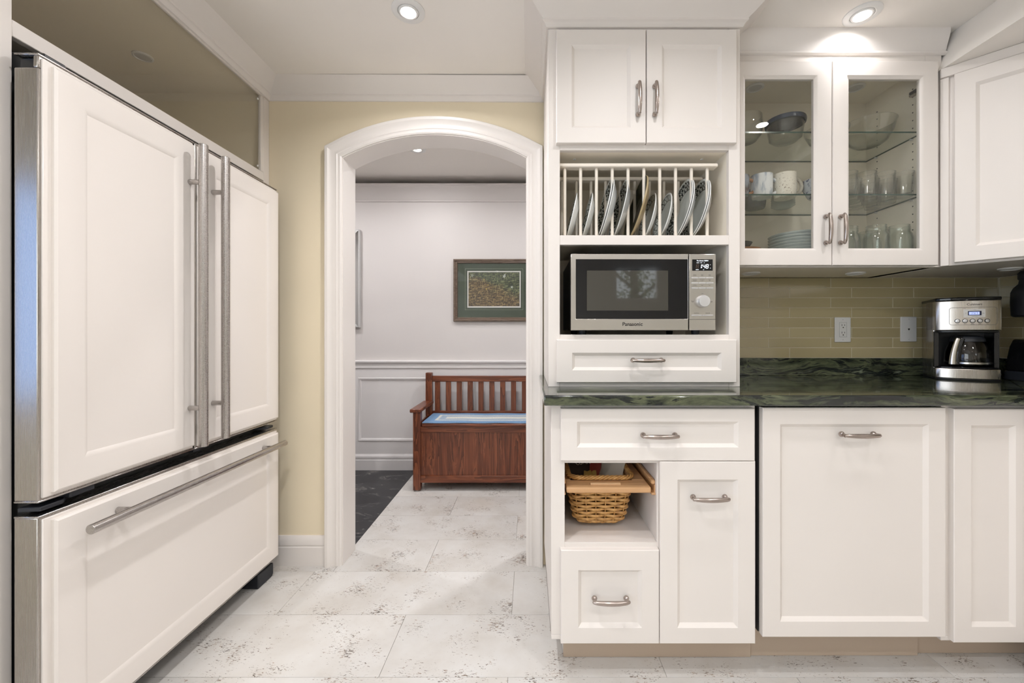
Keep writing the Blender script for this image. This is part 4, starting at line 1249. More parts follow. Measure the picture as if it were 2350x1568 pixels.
# ================================================================== GLASS-FRONTED WALL CABINET
GF, GD, GB = 1.597, 1.575, 1.900
GZ0, GZ1 = 1.3705, 2.196
t = thing('glass_cabinet', 'white wall cabinet with two glass doors full of dishes', 'cabinet', (1.19, 1.75, GZ0))
GX0, GX1 = 0.774, 1.592
box('side_panel', GX0, GX0 + 0.016, GF + 0.02, GB, GZ0, GZ1, 'interior', t)
box('side_panel', 1.572, GX1 + 0.012, GF + 0.02, GB, GZ0, GZ1, 'interior', t)
box('back_panel', GX0 + 0.016, 1.572, GB - 0.012, GB, GZ0, GZ1, 'interior', t, 0)
box('bottom_panel', GX0, GX1 + 0.012, GF + 0.02, GB, GZ0, GZ0 + 0.018, 'interior', t, 0)
box('top_panel', GX0 + 0.016, 1.572, GF + 0.02, GB - 0.012, 2.182, 2.196, 'interior', t, 0)
box('stile', GX0, GX0 + 0.035, GF, GF + 0.02, GZ0, GZ1 + 0.01, 'cabinet', t, 0.001)
box('stile', 1.562, GX1 + 0.034, GF, GF + 0.02, GZ0, GZ1 + 0.01, 'cabinet', t, 0.001)
box('rail', GX0 + 0.035, 1.562, GF, GF + 0.02, GZ0, GZ0 + 0.026, 'cabinet', t, 0.001)
box('rail', GX0 + 0.035, 1.562, GF, GF + 0.02, 2.150, GZ1 + 0.02, 'cabinet', t, 0.001)
for zz in (1.907, 1.6588):
    sh = MB()
    x0, x1, y0, y1, z0, z1 = GX0 + 0.018, 1.570, 1.612, GB - 0.014, zz, zz + 0.006
    vs = [(x, y, z) for z in (z0, z1) for y in (y0, y1) for x in (x0, x1)]
    sh.add(vs, [(0, 2, 3, 1), (4, 5, 7, 6)], 0).add(vs, [(0, 1, 5, 4), (1, 3, 7, 5), (3, 2, 6, 7), (2, 0, 4, 6)], 1)
    sh.build('glass_shelf', ['shelf_glass', 'shelf_edge'], t, fix=False)
    for yy in (1.66, 1.83):
        MB().tube([(1.5725, yy, zz - 0.004), (1.561, yy, zz - 0.004)], 0.0035, 8).build('shelf_pin', 'grey_plastic', t)
hole = None
for yy in (1.66, 1.83):
    for i in range(24):
        zz = 1.47 + 0.032 * i
        if min(abs(zz - 1.907), abs(zz - 1.6588)) < 0.02 or zz > 2.12: continue
        if hole is None:
            hole = MB().lathe([(0.0, 0.0), (0.0028, 0.0), (0.0028, 0.0006), (0.0, 0.0006)], 8, T=lambda x, y, z: (1.5722 - z, 1.66 + x, 1.47 + y)).build('pin_hole', 'slot', t)
            continue
        h2 = hole.copy(); C.objects.link(h2); h2.parent = t
        h2.location = hole.location + Vector((0, yy - 1.66, zz - 1.47))
for zz in (2.085, 1.445):
    hb = box('hinge', 1.553, 1.572, 1.612, 1.66, zz - 0.010, zz + 0.010, 'steel_bar', t, 0.003)
    box('hinge_arm', 1.549, 1.554, 1.60, 1.652, zz - 0.006, zz + 0.006, 'dark_plastic', hb, 0.002)
for xx in (0.984, 1.42):
    pk = MB().lathe([(0.036, 0.0), (0.036, -0.004), (0.030, -0.007), (0.027, -0.003), (0.0, -0.003)], 28, (xx, 1.765, 2.182)).build('puck_light', 'white_plastic', t)
    MB().lathe([(0.0265, -0.0035), (0.015, -0.0055), (0.0, -0.006)], 24, (xx, 1.765, 2.182)).build('puck_lens', 'grey_plastic', pk)
for xx in (0.955, 1.406):
    pk = MB().lathe([(0.036, 0.0), (0.036, -0.004), (0.030, -0.007), (0.027, -0.003), (0.0, -0.003)], 28, (xx, 1.745, GZ0)).build('puck_light', 'white_plastic', t)
    MB().lathe([(0.0265, -0.0035), (0.015, -0.0045), (0.0, -0.005)], 24, (xx, 1.745, GZ0)).build('puck_lens', 'grey_plastic', pk)
T = TF(GD)
def glass_door(u0, u1, hu):
    d = panel_door('door', u0, u1, 1.3746, 2.169, T, t, fw=0.055, open_=True, bev=0.012, dep=0.007)
    MB().box(u0 + 0.064, u1 - 0.064, 1.3746 + 0.064, 2.169 - 0.064, -0.014, -0.010, T=T).build('glass_pane', 'pane', d)
    bow_handle(T, hu, 1.512, 'v', d)
glass_door(0.776, 1.1775, 1.151)
glass_door(1.1805, 1.592, 1.2085)

# diagonal corner wall cabinet
A = Vector((1.630, 1.573)); dv = Vector((math.sqrt(.5), -math.sqrt(.5)))
ang = -PI / 4
t = thing('corner_wall_cabinet', 'white diagonal corner wall cabinet at the upper right edge', 'cabinet', (1.9, 1.6, GZ0))
B = A + dv * 0.365
MB().prism([(A.x, A.y), (B.x, B.y), (2.2, B.y), (2.2, 1.898), (A.x, 1.898)], GZ0 + 0.002, 2.140, 'z').build('body', 'cabinet', t, 0.001)
T = TO(A.x - 0.0145, A.y - 0.0145, ang)
d = panel_door('door', 0.014, 0.355, 1.381, 2.101, T, t)
MB().box(-0.024, 0.375, 2.104, 2.1415, -0.022, -0.008, T=T).build('top_strip', 'cabinet', t, 0.002)
MB().box(-0.024, 0.0, GZ0 + 0.002, 2.103, -0.03, -0.014, T=T).build('filler', 'cabinet', t, 0.001)
pk = MB().lathe([(0.036, 0.0), (0.036, -0.004), (0.030, -0.007), (0.027, -0.003), (0.0, -0.003)], 28, (1.94, 1.634, GZ0 + 0.002)).build('puck_light', 'white_plastic', t)
MB().lathe([(0.0265, -0.0035), (0.015, -0.0045), (0.0, -0.005)], 24, (1.94, 1.634, GZ0 + 0.002)).build('puck_lens', 'grey_plastic', pk)
t = thing('side_wall_cabinet', 'white wall cabinet along the right-hand wall past the corner', 'cabinet', (2.05, 0.8, GZ0))
box('body', B.x + 0.002, 2.2, 0.21, B.y - 0.002, GZ0 + 0.002, 2.140, 'cabinet', t)
panel_door('door', 0.76, B.y - 0.01, 1.381, 2.101, lambda u, v, n: (B.x - 0.02 - n, u, v), t)
panel_door('door', 0.22, 0.755, 1.381, 2.101, lambda u, v, n: (B.x - 0.02 - n, u, v), t)

# ================================================================== DISHES IN THE GLASS CABINET
S1, S2, S0 = 1.9131, 1.6649, 1.3886
def vessel(name, prof, c, label, cat, mat, group=None, seg=36):
    o = MB().lathe(prof, seg, c).build(name, mat, None, sharp=50)
    return tag(o, label, cat, group)
def wall_prof(pts, th_):
    """open vessel: outside going up, inside coming back"""
    inn = [(max(0.0, r - th_), z + (th_ if i == 0 else 0)) for i, (r, z) in enumerate(pts)]
    return [(0.0, pts[0][1])] + pts + inn[::-1] + [(0.0, pts[0][1] + th_)]
vessel('glass_jug', wall_prof([(0.045, 0.0), (0.062, 0.02), (0.068, 0.05), (0.066, 0.085), (0.066, 0.098)], 0.003), (0.905, 1.70, S1), 'rounded clear glass jug at the left of the top shelf', 'jug', 'vessel')
tc_ = thing('storage_bowl', 'round glass storage bowl with a dark blue lid on the top shelf', 'bowl', (1.075, 1.70, S1))
MB().lathe(wall_prof([(0.045, 0.0), (0.060, 0.012), (0.067, 0.05), (0.069, 0.078)], 0.003), 36, (1.075, 1.70, S1)).build('bowl', 'vessel', tc_)
MB().lathe([(0.0, 0.090), (0.066, 0.090), (0.0745, 0.088), (0.0760, 0.080), (0.0745, 0.071), (0.071, 0.071), (0.071, 0.081), (0.0, 0.082)], 40, (1.075, 1.70, S1)).build('lid', 'lid_blue', tc_, sharp=35)
vessel('glass_bowl', wall_prof([(0.045, 0.0), (0.065, 0.012), (0.085, 0.05), (0.094, 0.088), (0.097, 0.092)], 0.0035), (1.452, 1.735, S1), 'large clear glass mixing bowl at the right of the top shelf', 'bowl', 'vessel', seg=48)
vessel('glass_bowl', wall_prof([(0.04, 0.0), (0.06, 0.01), (0.075, 0.04), (0.082, 0.058)], 0.003), (1.262, 1.72, S1), 'shallow clear glass bowl behind the meeting stiles of the top shelf', 'bowl', 'vessel')

def mug(name, c, r, h, mat, label, ha, hcol=None, flare=0.0, foot=0.92, hr=0.0068):
    t_ = thing(name, label, 'mug', c, ha, 'mugs on the middle shelf', local=True)
    MB().lathe(wall_prof([(r * foot * 0.94, 0.0), (r * foot, 0.004), (r, h * 0.35), (r + flare, h * 0.8), (r + flare, h)], 0.004), 36).build('cup', mat, t_, sharp=50)
    pts = []
    for i in range(11):
        a = -PI / 2 + PI * i / 10
        pts.append((r - 0.003 + 0.030 * math.cos(a), 0, h * 0.52 + h * 0.33 * math.sin(a)))
    MB().tube(pts, [hr * (1.1 if i in (0, 10) else 1) for i in range(11)], 10).build('handle', hcol or mat, t_, sharp=60)
    return t_
mug('mug', (0.862, 1.668, S2), 0.040, 0.088, 'mug_brown', 'slate blue mug with brown handle at the left of the middle shelf', R(-8), 'brown_rim')
mug('mug', (0.955, 1.664, S2), 0.041, 0.092, 'mug_marbled', 'white mug with blue marbling on the middle shelf', R(0))
mug('mug', (1.052, 1.668, S2), 0.044, 0.098, 'mug_speckled', 'cream speckled mug on the middle shelf', R(0), flare=-0.001)
mug('mug', (1.006, 1.805, S2), 0.044, 0.078, 'mug_slate', 'dark slate mug behind the marbled mug', R(60))
tag(vessel('bowl', wall_prof([(0.024, 0.0), (0.03, 0.006), (0.046, 0.04), (0.048, 0.074)], 0.003), (1.183, 1.672, S2), 'blue-flecked white bowl behind the left door stile', 'bowl', 'mug_floral'), 'blue-flecked white bowl behind the left door stile', 'bowl')
for i in range(6):
    wh = ('lowest', 'second lowest', 'third', 'fourth', 'second highest', 'topmost')[i]
    vessel('small_dish', wall_prof([(0.028, 0.0), (0.034, 0.003), (0.047, 0.011)], 0.002), (1.128, 1.800, S2 + 0.0095 * i), '%s small dish in the stack behind the speckled mug' % wh, 'dish', 'china', 'small stacked dishes', 28)
# bottom shelf left
for i in range(11):
    vessel('china_plate', [(0.0, 0.0), (0.06, 0.0), (0.065, 0.003), (0.108, 0.011), (0.110, 0.0125), (0.108, 0.0135), (0.07, 0.007), (0.0, 0.005)], (1.145, 1.728, S0 + 0.0125 * i), 'pale china plate, number %s from the bottom of the stack on the lowest shelf' % ('one two three four five six seven eight nine ten eleven'.split()[i]), 'plate', 'china', 'stacked china plates', 44)
vessel('brown_dish', wall_prof([(0.05, 0.0), (0.058, 0.01), (0.075, 0.060), (0.078, 0.070)], 0.006), (0.885, 1.70, S0), 'brown-rimmed dish at the left of the lowest shelf', 'dish', 'brown_rim')
vessel('dark_bowl', wall_prof([(0.025, 0.0), (0.04, 0.006), (0.056, 0.028), (0.058, 0.032)], 0.004), (0.872, 1.70, S0 + 0.0655), 'dark bowl resting on the brown-rimmed dish', 'bowl', 'dark_bowl')
# tumblers on the middle shelf
def fluted(r0, r1, h, n=12, th_=0.003, amp=0.0012):
    mb = MB(); seg = n * 4; vs = []; fs = []
    levels = [(0.0, 0.0), (r0, 0.0), (r0 * 1.02, 0.006), ((r0 + r1) / 2, h * .5), (r1, h), (r1 - th_, h), ((r0 + r1) / 2 - th_, h * .5), (r0 - th_, 0.012), (0.0, 0.012)]
    idx = []
    for li, (r, z) in enumerate(levels):
        if r == 0: idx.append([len(vs)]); vs.append((0, 0, z)); continue
        idx.append(list(range(len(vs), len(vs) + seg)))
        for k in range(seg):
            a = 2 * PI * k / seg
            rr_ = r + (amp * math.cos(n * a) if 1 <= li <= 3 else 0)
            vs.append((rr_ * math.cos(a), rr_ * math.sin(a), z))
    for a, b in zip(idx[:-1], idx[1:]):
        for k in range(seg):
            k2 = (k + 1) % seg
            if len(a) == 1: fs.append((a[0], b[k2], b[k]))
            elif len(b) == 1: fs.append((a[k], a[k2], b[0]))
            else: fs.append((a[k], a[k2], b[k2], b[k]))
    return mb.add(vs, fs)
tum = fluted(0.027, 0.034, 0.098).build('tumbler', 'vessel', None, sharp=60)
tum.location = Vector((1.528, 1.652, S2)) + BASE[tum.name]
cells = [(1.528, 1.652, 'nearest the hinge side, front row'), (1.452, 1.652, 'second from the right, front row'), (1.376, 1.652, 'third from the right, front row'), (1.300, 1.652, 'fourth from the right, front row'),
         (1.530, 1.730, 'rightmost, middle row'), (1.455, 1.730, 'second from the right, middle row'), (1.380, 1.730, 'third from the right, middle row'), (1.305, 1.730, 'fourth from the right, middle row'),
         (1.532, 1.808, 'rightmost, back row'), (1.457, 1.808, 'second from the right, back row'), (1.382, 1.808, 'third from the right, back row')]
tag(tum, 'fluted tumbler on the middle shelf, ' + cells[0][2], 'glass', 'tumblers on the middle shelf')
for x, y, s_ in cells[1:]:
    c2 = tum.copy(); C.objects.link(c2)
    c2.location = Vector((x, y, S2)) + BASE[tum.name]
    c2.rotation_euler = (0, 0, random.random())
    c2['label'] = 'fluted tumbler on the middle shelf, ' + s_
# jars on the lowest shelf
jp = wall_prof([(0.038, 0.0), (0.043, 0.006), (0.044, 0.02), (0.044, 0.105), (0.041, 0.122), (0.035, 0.133), (0.034, 0.138), (0.0355, 0.141), (0.034, 0.145), (0.0355, 0.149), (0.034, 0.153), (0.034, 0.160)], 0.003)
jar = MB().lathe(jp, 36).build('glass_jar', 'jar', None, sharp=60)
jc = [(1.512, 1.655, 'rightmost, beside the hinge'), (1.418, 1.655, 'second from the right, at the front'), (1.322, 1.680, 'third from the right, at the front'), (1.470, 1.755, 'behind the two right-hand jars'), (1.375, 1.765, 'behind and left of the front pair')]
jar.location = Vector(jc[0][:2] + (S0,)) + BASE[jar.name]
tag(jar, 'ribbed-neck glass jar on the lowest shelf, ' + jc[0][2], 'jar', 'glass jars on the lowest shelf')
for x, y, s_ in jc[1:]:
    c2 = jar.copy(); C.objects.link(c2); c2.location = Vector((x, y, S0)) + BASE[jar.name]
    c2['label'] = 'ribbed-neck glass jar on the lowest shelf, ' + s_

# ================================================================== WALL PLATES
def wall_plate(name, label, x, z, outlet):
    t_ = thing(name, label, 'wall plate', (x, TW - 0.010, z))
    T_ = TF(TW - 0.0105)
    MB().box(x - 0.0375, x + 0.0375, z - 0.0585, z + 0.0585, 0.0, 0.006, T=T_).build('cover', 'white_plastic', t_, 0.003, 2)
    for s_ in (-1, 1):
        MB().lathe([(0.0025, 0.0), (0.0022, 0.0008), (0.0, 0.0009)], 10, T=lambda a, b, c, s_=s_: T_(x + a, z + s_ * 0.047 + b, 0.006 + c)).build('screw', 'grey_plastic', t_)
    if outlet:
        rc_ = MB().box(x - 0.0168, x + 0.0168, z - 0.0335, z + 0.0335, 0.004, 0.0072, T=T_).build('receptacle', 'white_plastic', t_, 0.001)
        ring(x - 0.0175, x + 0.0175, z - 0.0342, z + 0.0342, x - 0.0169, x + 0.0169, z - 0.0336, z + 0.0336, 0.0055, 0.0063, T_).build('seam', 'ink_grey', t_)
        for s_ in (-1, 1):
            zc = z + s_ * 0.0175
            for dx, hh in ((-0.0062, 0.0042), (0.0062, 0.0036)):
                MB().box(x + dx - 0.0011, x + dx + 0.0011, zc + 0.004 - hh, zc + 0.004 + hh, 0.0068, 0.0074, T=T_).build('slot', 'slot', rc_)
            MB().lathe([(0.0028, 0.0), (0.0, 0.0003)], 12, T=lambda a, b, c, zc=zc: T_(x + a, zc - 0.007 + b, 0.0072 + c)).build('ground_hole', 'slot', rc_)
    else:
        MB().box(x - 0.004, x + 0.004, z - 0.0025, z + 0.0035, 0.0055, 0.0064, T=T_).box(x - 0.0018, x + 0.0018, z - 0.0055, z - 0.0025, 0.0055, 0.0064, T=T_).build('jack', 'slot', t_)
wall_plate('power_outlet', 'white double power outlet on the olive tiles', 1.469, 1.1275, True)
wall_plate('phone_jack', 'white phone jack plate on the tiles beside the coffee maker', 1.777, 1.1300, False)

# ================================================================== COFFEE MAKER
ca = R(-30.5)
t = thing('coffee_maker', 'stainless and black drip coffee maker with glass carafe on the counter', 'coffee maker', (1.876, 1.768, 0.9142), ca, local=True)
def bowed(w, yf, bow, yb, n=12, r=0.0):
    pts = [(-w + 2 * w * i / n, yf - bow * (1 - (-1 + 2 * i / n) ** 2)) for i in range(n + 1)]
    return pts + [(w, yb), (-w, yb)]
W2 = 0.0985
CMH = 0.343
MB().prism(bowed(W2, -0.088, 0.022, 0.088), 0.0, 0.006, 'z').build('base_plate', 'black', t, 0.002)
MB().prism(bowed(W2 - 0.001, -0.086, 0.022, -0.04), 0.006, 0.048, 'z').build('base', 'steel_cm', t, 0.003, 2)
MB().prism(bowed(W2 - 0.004, -0.083, 0.022, 0.02), 0.048, 0.056, 'z').build('warming_plate', 'black_gloss', t, 0.003)
MB().box(-W2, -W2 + 0.010, -0.060, 0.088, 0.006, CMH - 0.008).build('side_panel', 'steel_cm', t, 0.004, 2)
MB().box(W2 - 0.010, W2, -0.060, 0.088, 0.006, CMH - 0.008).build('side_panel', 'steel_cm', t, 0.004, 2)
MB().box(-W2 + 0.010, W2 - 0.010, 0.02, 0.086, 0.006, CMH - 0.010).build('water_tank', 'black', t, 0.003)
MB().box(-W2 + 0.0005, -W2 + 0.016, -0.070, -0.0605, 0.05, 0.205).box(-W2 + 0.0095, -W2 + 0.016, -0.0605, 0.02, 0.05, 0.205).build('inner_wall', 'black_gloss', t, 0.001)
MB().box(W2 - 0.016, W2 - 0.0005, -0.070, -0.0605, 0.05, 0.205).box(W2 - 0.016, W2 - 0.0095, -0.0605, 0.02, 0.05, 0.205).build('inner_wall', 'black_gloss', t, 0.001)
hd = MB().prism(bowed(W2, -0.088, 0.022, 0.03), 0.208, CMH - 0.010, 'z').build('brew_head', 'steel_cm', t, 0.003, 2)
MB().prism(bowed(W2 - 0.006, -0.082, 0.022, 0.03), 0.198, 0.210, 'z').build('brew_basket', 'black', t, 0.003)
MB().prism(bowed(W2 + 0.001, -0.089, 0.022, 0.089), CMH - 0.011, CMH + 0.003, 'z').build('lid', 'black_gloss', t, 0.004, 2)
# the bowed face: u along x, on the arc
def TC(u, v, n):
    q = u / W2
    y = -0.088 - 0.022 * (1 - q * q)
    s_ = 0.044 * u / W2 ** 2
    L_ = math.hypot(1, s_)
    return (u + (s_ / L_) * n, y - n / L_, v)
def strip(pts_uv, w, name, mat, par, n=0.0006):
    mb = MB()
    P = [Vector(TC(u, v, n)) for u, v in pts_uv]
    mb.tube(P, w, 6, closed=True)
    return mb.build(name, mat, par, fix=False)
def rrp(cu, cv, hu, hv, r, n=5, fill=1):
    base_ = [(cu + p[0], cv + p[1]) for p in rrect(hu, hv, r, n)]
    out = []
    for i, p in enumerate(base_):
        q = base_[(i + 1) % len(base_)]
        out.append(p)
        d_ = math.hypot(q[0] - p[0], q[1] - p[1])
        if d_ > 0.012:
            m_ = int(d_ / 0.008)
            out += [(p[0] + (q[0] - p[0]) * j / m_, p[1] + (q[1] - p[1]) * j / m_) for j in range(1, m_)]
    return out
strip(rrp(0.012, 0.267, 0.071, 0.036, 0.008), 0.0007, 'panel_groove', 'ink_grey', hd, 0.0)
def patch(u0, u1, v0, v1, n0, n1, name, mat, par, k=6):
    mb = MB(); vs = []; fs = []
    for i in range(k + 1):
        u = u0 + (u1 - u0) * i / k
        vs += [TC(u, v0, n0), TC(u, v1, n0), TC(u, v1, n1), TC(u, v0, n1)]
    for i in range(k):
        for q in range(4):
            fs.append((i * 4 + q, i * 4 + (q + 1) % 4, (i + 1) * 4 + (q + 1) % 4, (i + 1) * 4 + q))
    fs += [(0, 1, 2, 3), (k * 4 + 3, k * 4 + 2, k * 4 + 1, k * 4)]
    return mb.add(vs, fs).build(name, mat, par)
patch(-0.018, 0.046, 0.262, 0.296, -0.001, 0.0012, 'clock_bezel', 'knob', hd)
patch(-0.006, 0.034, 0.270, 0.288, 0.0, 0.0018, 'clock_frame', pmat('navy', (0.01, 0.014, 0.05), 0.2), hd)
patch(-0.003, 0.028, 0.2725, 0.2845, 0.001, 0.0021, 'clock_screen', 'lcd', hd)
for ch, u in (('1', 0.004), ('4', 0.0125), ('7', 0.0195)):
    seven(ch, u, 0.2785, 0.0042, 0.0076, 0.0009, lambda a, b, c: TC(a, b, c + 0.0018)).build('digit', 'ink', hd)
for i, u in enumerate((-0.036, -0.014, 0.008, 0.030, 0.052)):
    q0 = Vector(TC(u, 0.251, 0)); 
    Tb = lambda x, y, z, u=u: TC(u + x, 0.2475 + y, z)
    MB().lathe([(0.0085, 0.0), (0.0085, 0.0012), (0.0066, 0.0012), (0.0066, 0.0)], 20, T=Tb).build('button_ring', 'black', hd)
    MB().lathe([(0.0066, -0.0005), (0.0064, 0.0020), (0.0045, 0.0025), (0.0, 0.0022)], 20, T=Tb).build('button', 'knob', hd)
    text('button_text', ('On/Off', 'Brew', 'Brew\nStrength', 'Keep\nWarm', 'Clean')[i], 0.0032, lambda a, b, c, u=u: TC(u + a, 0.2352 + b, c + 0.0002), 'ink_grey', hd)
text('brand_lettering', 'Cuisinart', 0.0125, lambda a, b, c: TC(0.014 + a, 0.3155 + b, c + 0.0002), 'ink_grey', hd, thick=0.0006)
for s_, u, v in (('Hour', 0.014, 0.2923), ('Carafe Temp', 0.014, 0.2655), ('Hr', -0.012, 0.279), ('Min', 0.040, 0.279)):
    text('button_text', s_, 0.0032, lambda a, b, c, u=u, v=v: TC(u + a, v + b, c + 0.0014), 'ink', hd)
# carafe
cf = MB().lathe(wall_prof([(0.052, 0.0), (0.066, 0.006), (0.070, 0.03), (0.068, 0.06), (0.058, 0.095), (0.050, 0.110)], 0.0025), 40, (0.014, -0.040, 0.057)).build('carafe', 'carafe_glass', t, sharp=50)
MB().lathe([(0.0, 0.130), (0.03, 0.130), (0.046, 0.124), (0.053, 0.112), (0.053, 0.104), (0.0, 0.104)], 32, (0.014, -0.040, 0.057)).build('carafe_lid', 'dark_plastic', cf)
MB().lathe([(0.0695, 0.010), (0.0715, 0.012), (0.0715, 0.018), (0.0695, 0.020)], 40, (0.014, -0.040, 0.057)).build('carafe_band', 'steel_h', cf)
hp = []
hx_, hy_ = -0.045, -0.092
han = MB()
for i in range(9):
    f = i / 8
    a_ = -0.020 * math.sin(f * PI * 0.55)
    hp.append((hx_ + 0.018 * f ** 2 - 0.002, hy_ + 0.006 * f ** 2 - 0.004, 0.066 + 0.108 * f))
han.tube(hp, [0.013 - 0.0045 * (i / 8) for i in range(9)], 14, flat=0.7)
han.build('carafe_handle', 'steel_h', cf)
MB().tube([(hx_ + 0.010, hy_ + 0.010, 0.176), (hx_ + 0.03, hy_ + 0.02, 0.178), (0.0, -0.055, 0.172)], [0.010, 0.009, 0.008], 10).build('handle_bracket', 'black', cf)
hp2 = [(p[0] + 0.015, p[1] + 0.004, p[2]) for p in hp]
MB().tube(hp2, [0.011 - 0.003 * (i / 8) for i in range(9)], 12, flat=0.7).build('handle_insert', 'black_gloss', cf)

# appliance at the right edge
t = thing('drinks_machine', 'black and chrome countertop drinks machine cut off by the right edge', 'appliance', (2.08, 1.64, 0.9142))
def hp_(z0, z1, x0, x1, y0, y1): return MB().prism([(x + (x0 + x1) / 2, y + (y0 + y1) / 2) for x, y in rrect((x1 - x0) / 2, (y1 - y0) / 2, 0.018)], z0, z1, 'z')
hp_(0.9142, 0.952, 2.016, 2.165, 1.54, 1.73).build('base', 'dark_plastic', t, 0.004, 2)
MB().prism([(2.020, 0.952), (2.165, 0.952), (2.165, 1.085), (2.052, 1.085), (2.036, 1.055), (2.026, 1.01)], 1.55, 1.72, 'y').build('drip_stand', 'black_gloss', t, 0.006, 2)
MB().tube([(2.024, 1.548, 0.960), (2.032, 1.548, 1.01), (2.046, 1.548, 1.05), (2.075, 1.548, 1.072)], 0.006, 10).build('chrome_arc', 'chrome', t)
hp_(0.952, 1.36, 2.11, 2.175, 1.58, 1.70).build('column', 'black', t, 0.004)
MB().lathe([(0.0, 0.0), (0.058, 0.0), (0.064, 0.006), (0.066, 0.06), (0.065, 0.10), (0.058, 0.118), (0.044, 0.135), (0.042, 0.15), (0.046, 0.156), (0.046, 0.178), (0.038, 0.188), (0.0, 0.188)], 40, (2.048, 1.640, 1.178)).build('head', pmat('matt_black', (0.012, 0.012, 0.015), 0.5), t, sharp=40)

# ================================================================== HALL FURNISHINGS
# bench
t = thing('storage_bench', 'dark red oak storage bench with slatted back in the hall', 'bench', (-0.2, 3.04, 0))
bx0, bx1 = -0.815, 0.42
yf0, yf1, yb0, yb1 = 2.845, 2.897, 3.205, 3.250
for x in (bx0, bx1 - 0.052):
    lg = box('front_post', x, x + 0.052, yf0, yf1, 0.008, 0.556, 'oak_z', t, 0.003)
    MB().lathe([(0.0, 0.0), (0.014, 0.0), (0.016, 0.004), (0.016, 0.009), (0.0, 0.009)], 14, (x + 0.026, yf0 + 0.026, 0)).build('glide', 'grey_plastic', lg)
    box('back_post', x - 0.004, x + 0.046, yb0, yb1, 0.0, 0.801, 'oak_z', t, 0.004)
    box('armrest', x - 0.020, x + 0.058, yf0 - 0.012, yb0 + 0.01, 0.556, 0.580, 'oak_y', t, 0.004)
    box('side_panel', x + 0.014, x + 0.030, yf1, yb0, 0.06, 0.470, 'oak_y', t)
    box('side_rail', x + 0.008, x + 0.042, yf1, yb0, 0.40, 0.452, 'oak_y', t)
box('front_panel', bx0 + 0.05, bx1 - 0.05, yf0 + 0.018, yf0 + 0.030, 0.10, 0.42, 'oak_z', t, 0)
box('top_rail', bx0 + 0.05, bx1 - 0.05, yf0 + 0.008, yf0 + 0.036, 0.413, 0.455, 'oak_x', t, 0.002)
box('bottom_rail', bx0 + 0.05, bx1 - 0.05, yf0 + 0.008, yf0 + 0.036, 0.059, 0.108, 'oak_x', t, 0.002)
box('seat_lid', bx0 + 0.062, bx1 - 0.062, yf0 - 0.004, yb0 - 0.002, 0.456, 0.477, 'oak_x', t, 0.004)
box('back_panel', bx0 + 0.04, bx1 - 0.05, yb0 + 0.012, yb0 + 0.026, 0.06, 0.47, 'oak_x', t)
box('bottom_board', bx0 + 0.04, bx1 - 0.04, yf0 + 0.03, yb0 + 0.01, 0.075, 0.09, 'oak_x', t)
box('back_rail', bx0 + 0.045, bx1 - 0.05, yb0 + 0.008, yb1 - 0.008, 0.729, 0.775, 'oak_x', t, 0.003)
box('back_rail', bx0 + 0.045, bx1 - 0.05, yb0 + 0.008, yb1 - 0.008, 0.462, 0.497, 'oak_x', t, 0.003)
x = -0.748
while x + 0.041 < bx1 - 0.06:
    box('slat', x, x + 0.041, yb0 + 0.014, yb1 - 0.014, 0.495, 0.731, 'oak_z', t, 0.002)
    x += 0.0864
# rug on the seat
t = thing('seat_rug', 'blue and cream braided runner lying on the bench seat', 'rug', (-0.2, 3.02, 0.477))
ux0, ux1, uy0, uy1 = -0.752, 0.33, 2.850, 3.190
def rug_z(x, y): return 0.4785 + 0.0022 * math.sin(x * 9 + 1) * math.sin((y - uy0) * 18) ** 2 + 0.0012 * math.sin(x * 23) + 0.0012
def rug_ring(name, mat, o0, o1, lift):
    mb = MB()
    def quad(xa, xb, ya, yb):
        nx = max(2, int((xb - xa) / 0.03)); ny = max(1, int((yb - ya) / 0.03)); vs = []; fs = []
        for top in (1, 0):
            for j in range(ny + 1):
                for i in range(nx + 1):
                    x_ = xa + (xb - xa) * i / nx; y_ = ya + (yb - ya) * j / ny
                    vs.append((x_, y_, rug_z(x_, y_) + lift + (0.004 if top else 0)))
        n1 = (nx + 1) * (ny + 1)
        for j in range(ny):
            for i in range(nx):
                a = j * (nx + 1) + i
                fs.append((a, a + 1, a + nx + 2, a + nx + 1)); fs.append((n1 + a, n1 + a + nx + 1, n1 + a + nx + 2, n1 + a + 1))
        for i in range(nx):
            fs.append((i, n1 + i, n1 + i + 1, i + 1)); a = ny * (nx + 1) + i; fs.append((a, a + 1, n1 + a + 1, n1 + a))
        for j in range(ny):
            a = j * (nx + 1); fs.append((a, a + nx + 1, n1 + a + nx + 1, n1 + a)); a += nx; fs.append((a, n1 + a, n1 + a + nx + 1, a + nx + 1))
        mb.add(vs, fs)
    X0, X1, Y0_, Y1_ = ux0 + o0, ux1 - o0, uy0 + o0, uy1 - o0
    if o1 is None: quad(X0, X1, Y0_, Y1_)
    else:
        d_ = o1 - o0
        quad(X0, X1, Y0_, Y0_ + d_); quad(X0, X1, Y1_ - d_, Y1_); quad(X0, X0 + d_, Y0_ + d_, Y1_ - d_); quad(X1 - d_, X1, Y0_ + d_, Y1_ - d_)
    return mb.build(name, mat, t, fix=False, sharp=60)
rug_ring('border_band', 'rug_blue', 0.0, 0.070, 0.0)
rug_ring('cream_band', 'rug_cream', 0.070, 0.090, 0.0)
rug_ring('inner_band', 'rug_mid', 0.090, 0.135, 0.0)
rug_ring('centre', 'rug_cream', 0.135, None, 0.0)

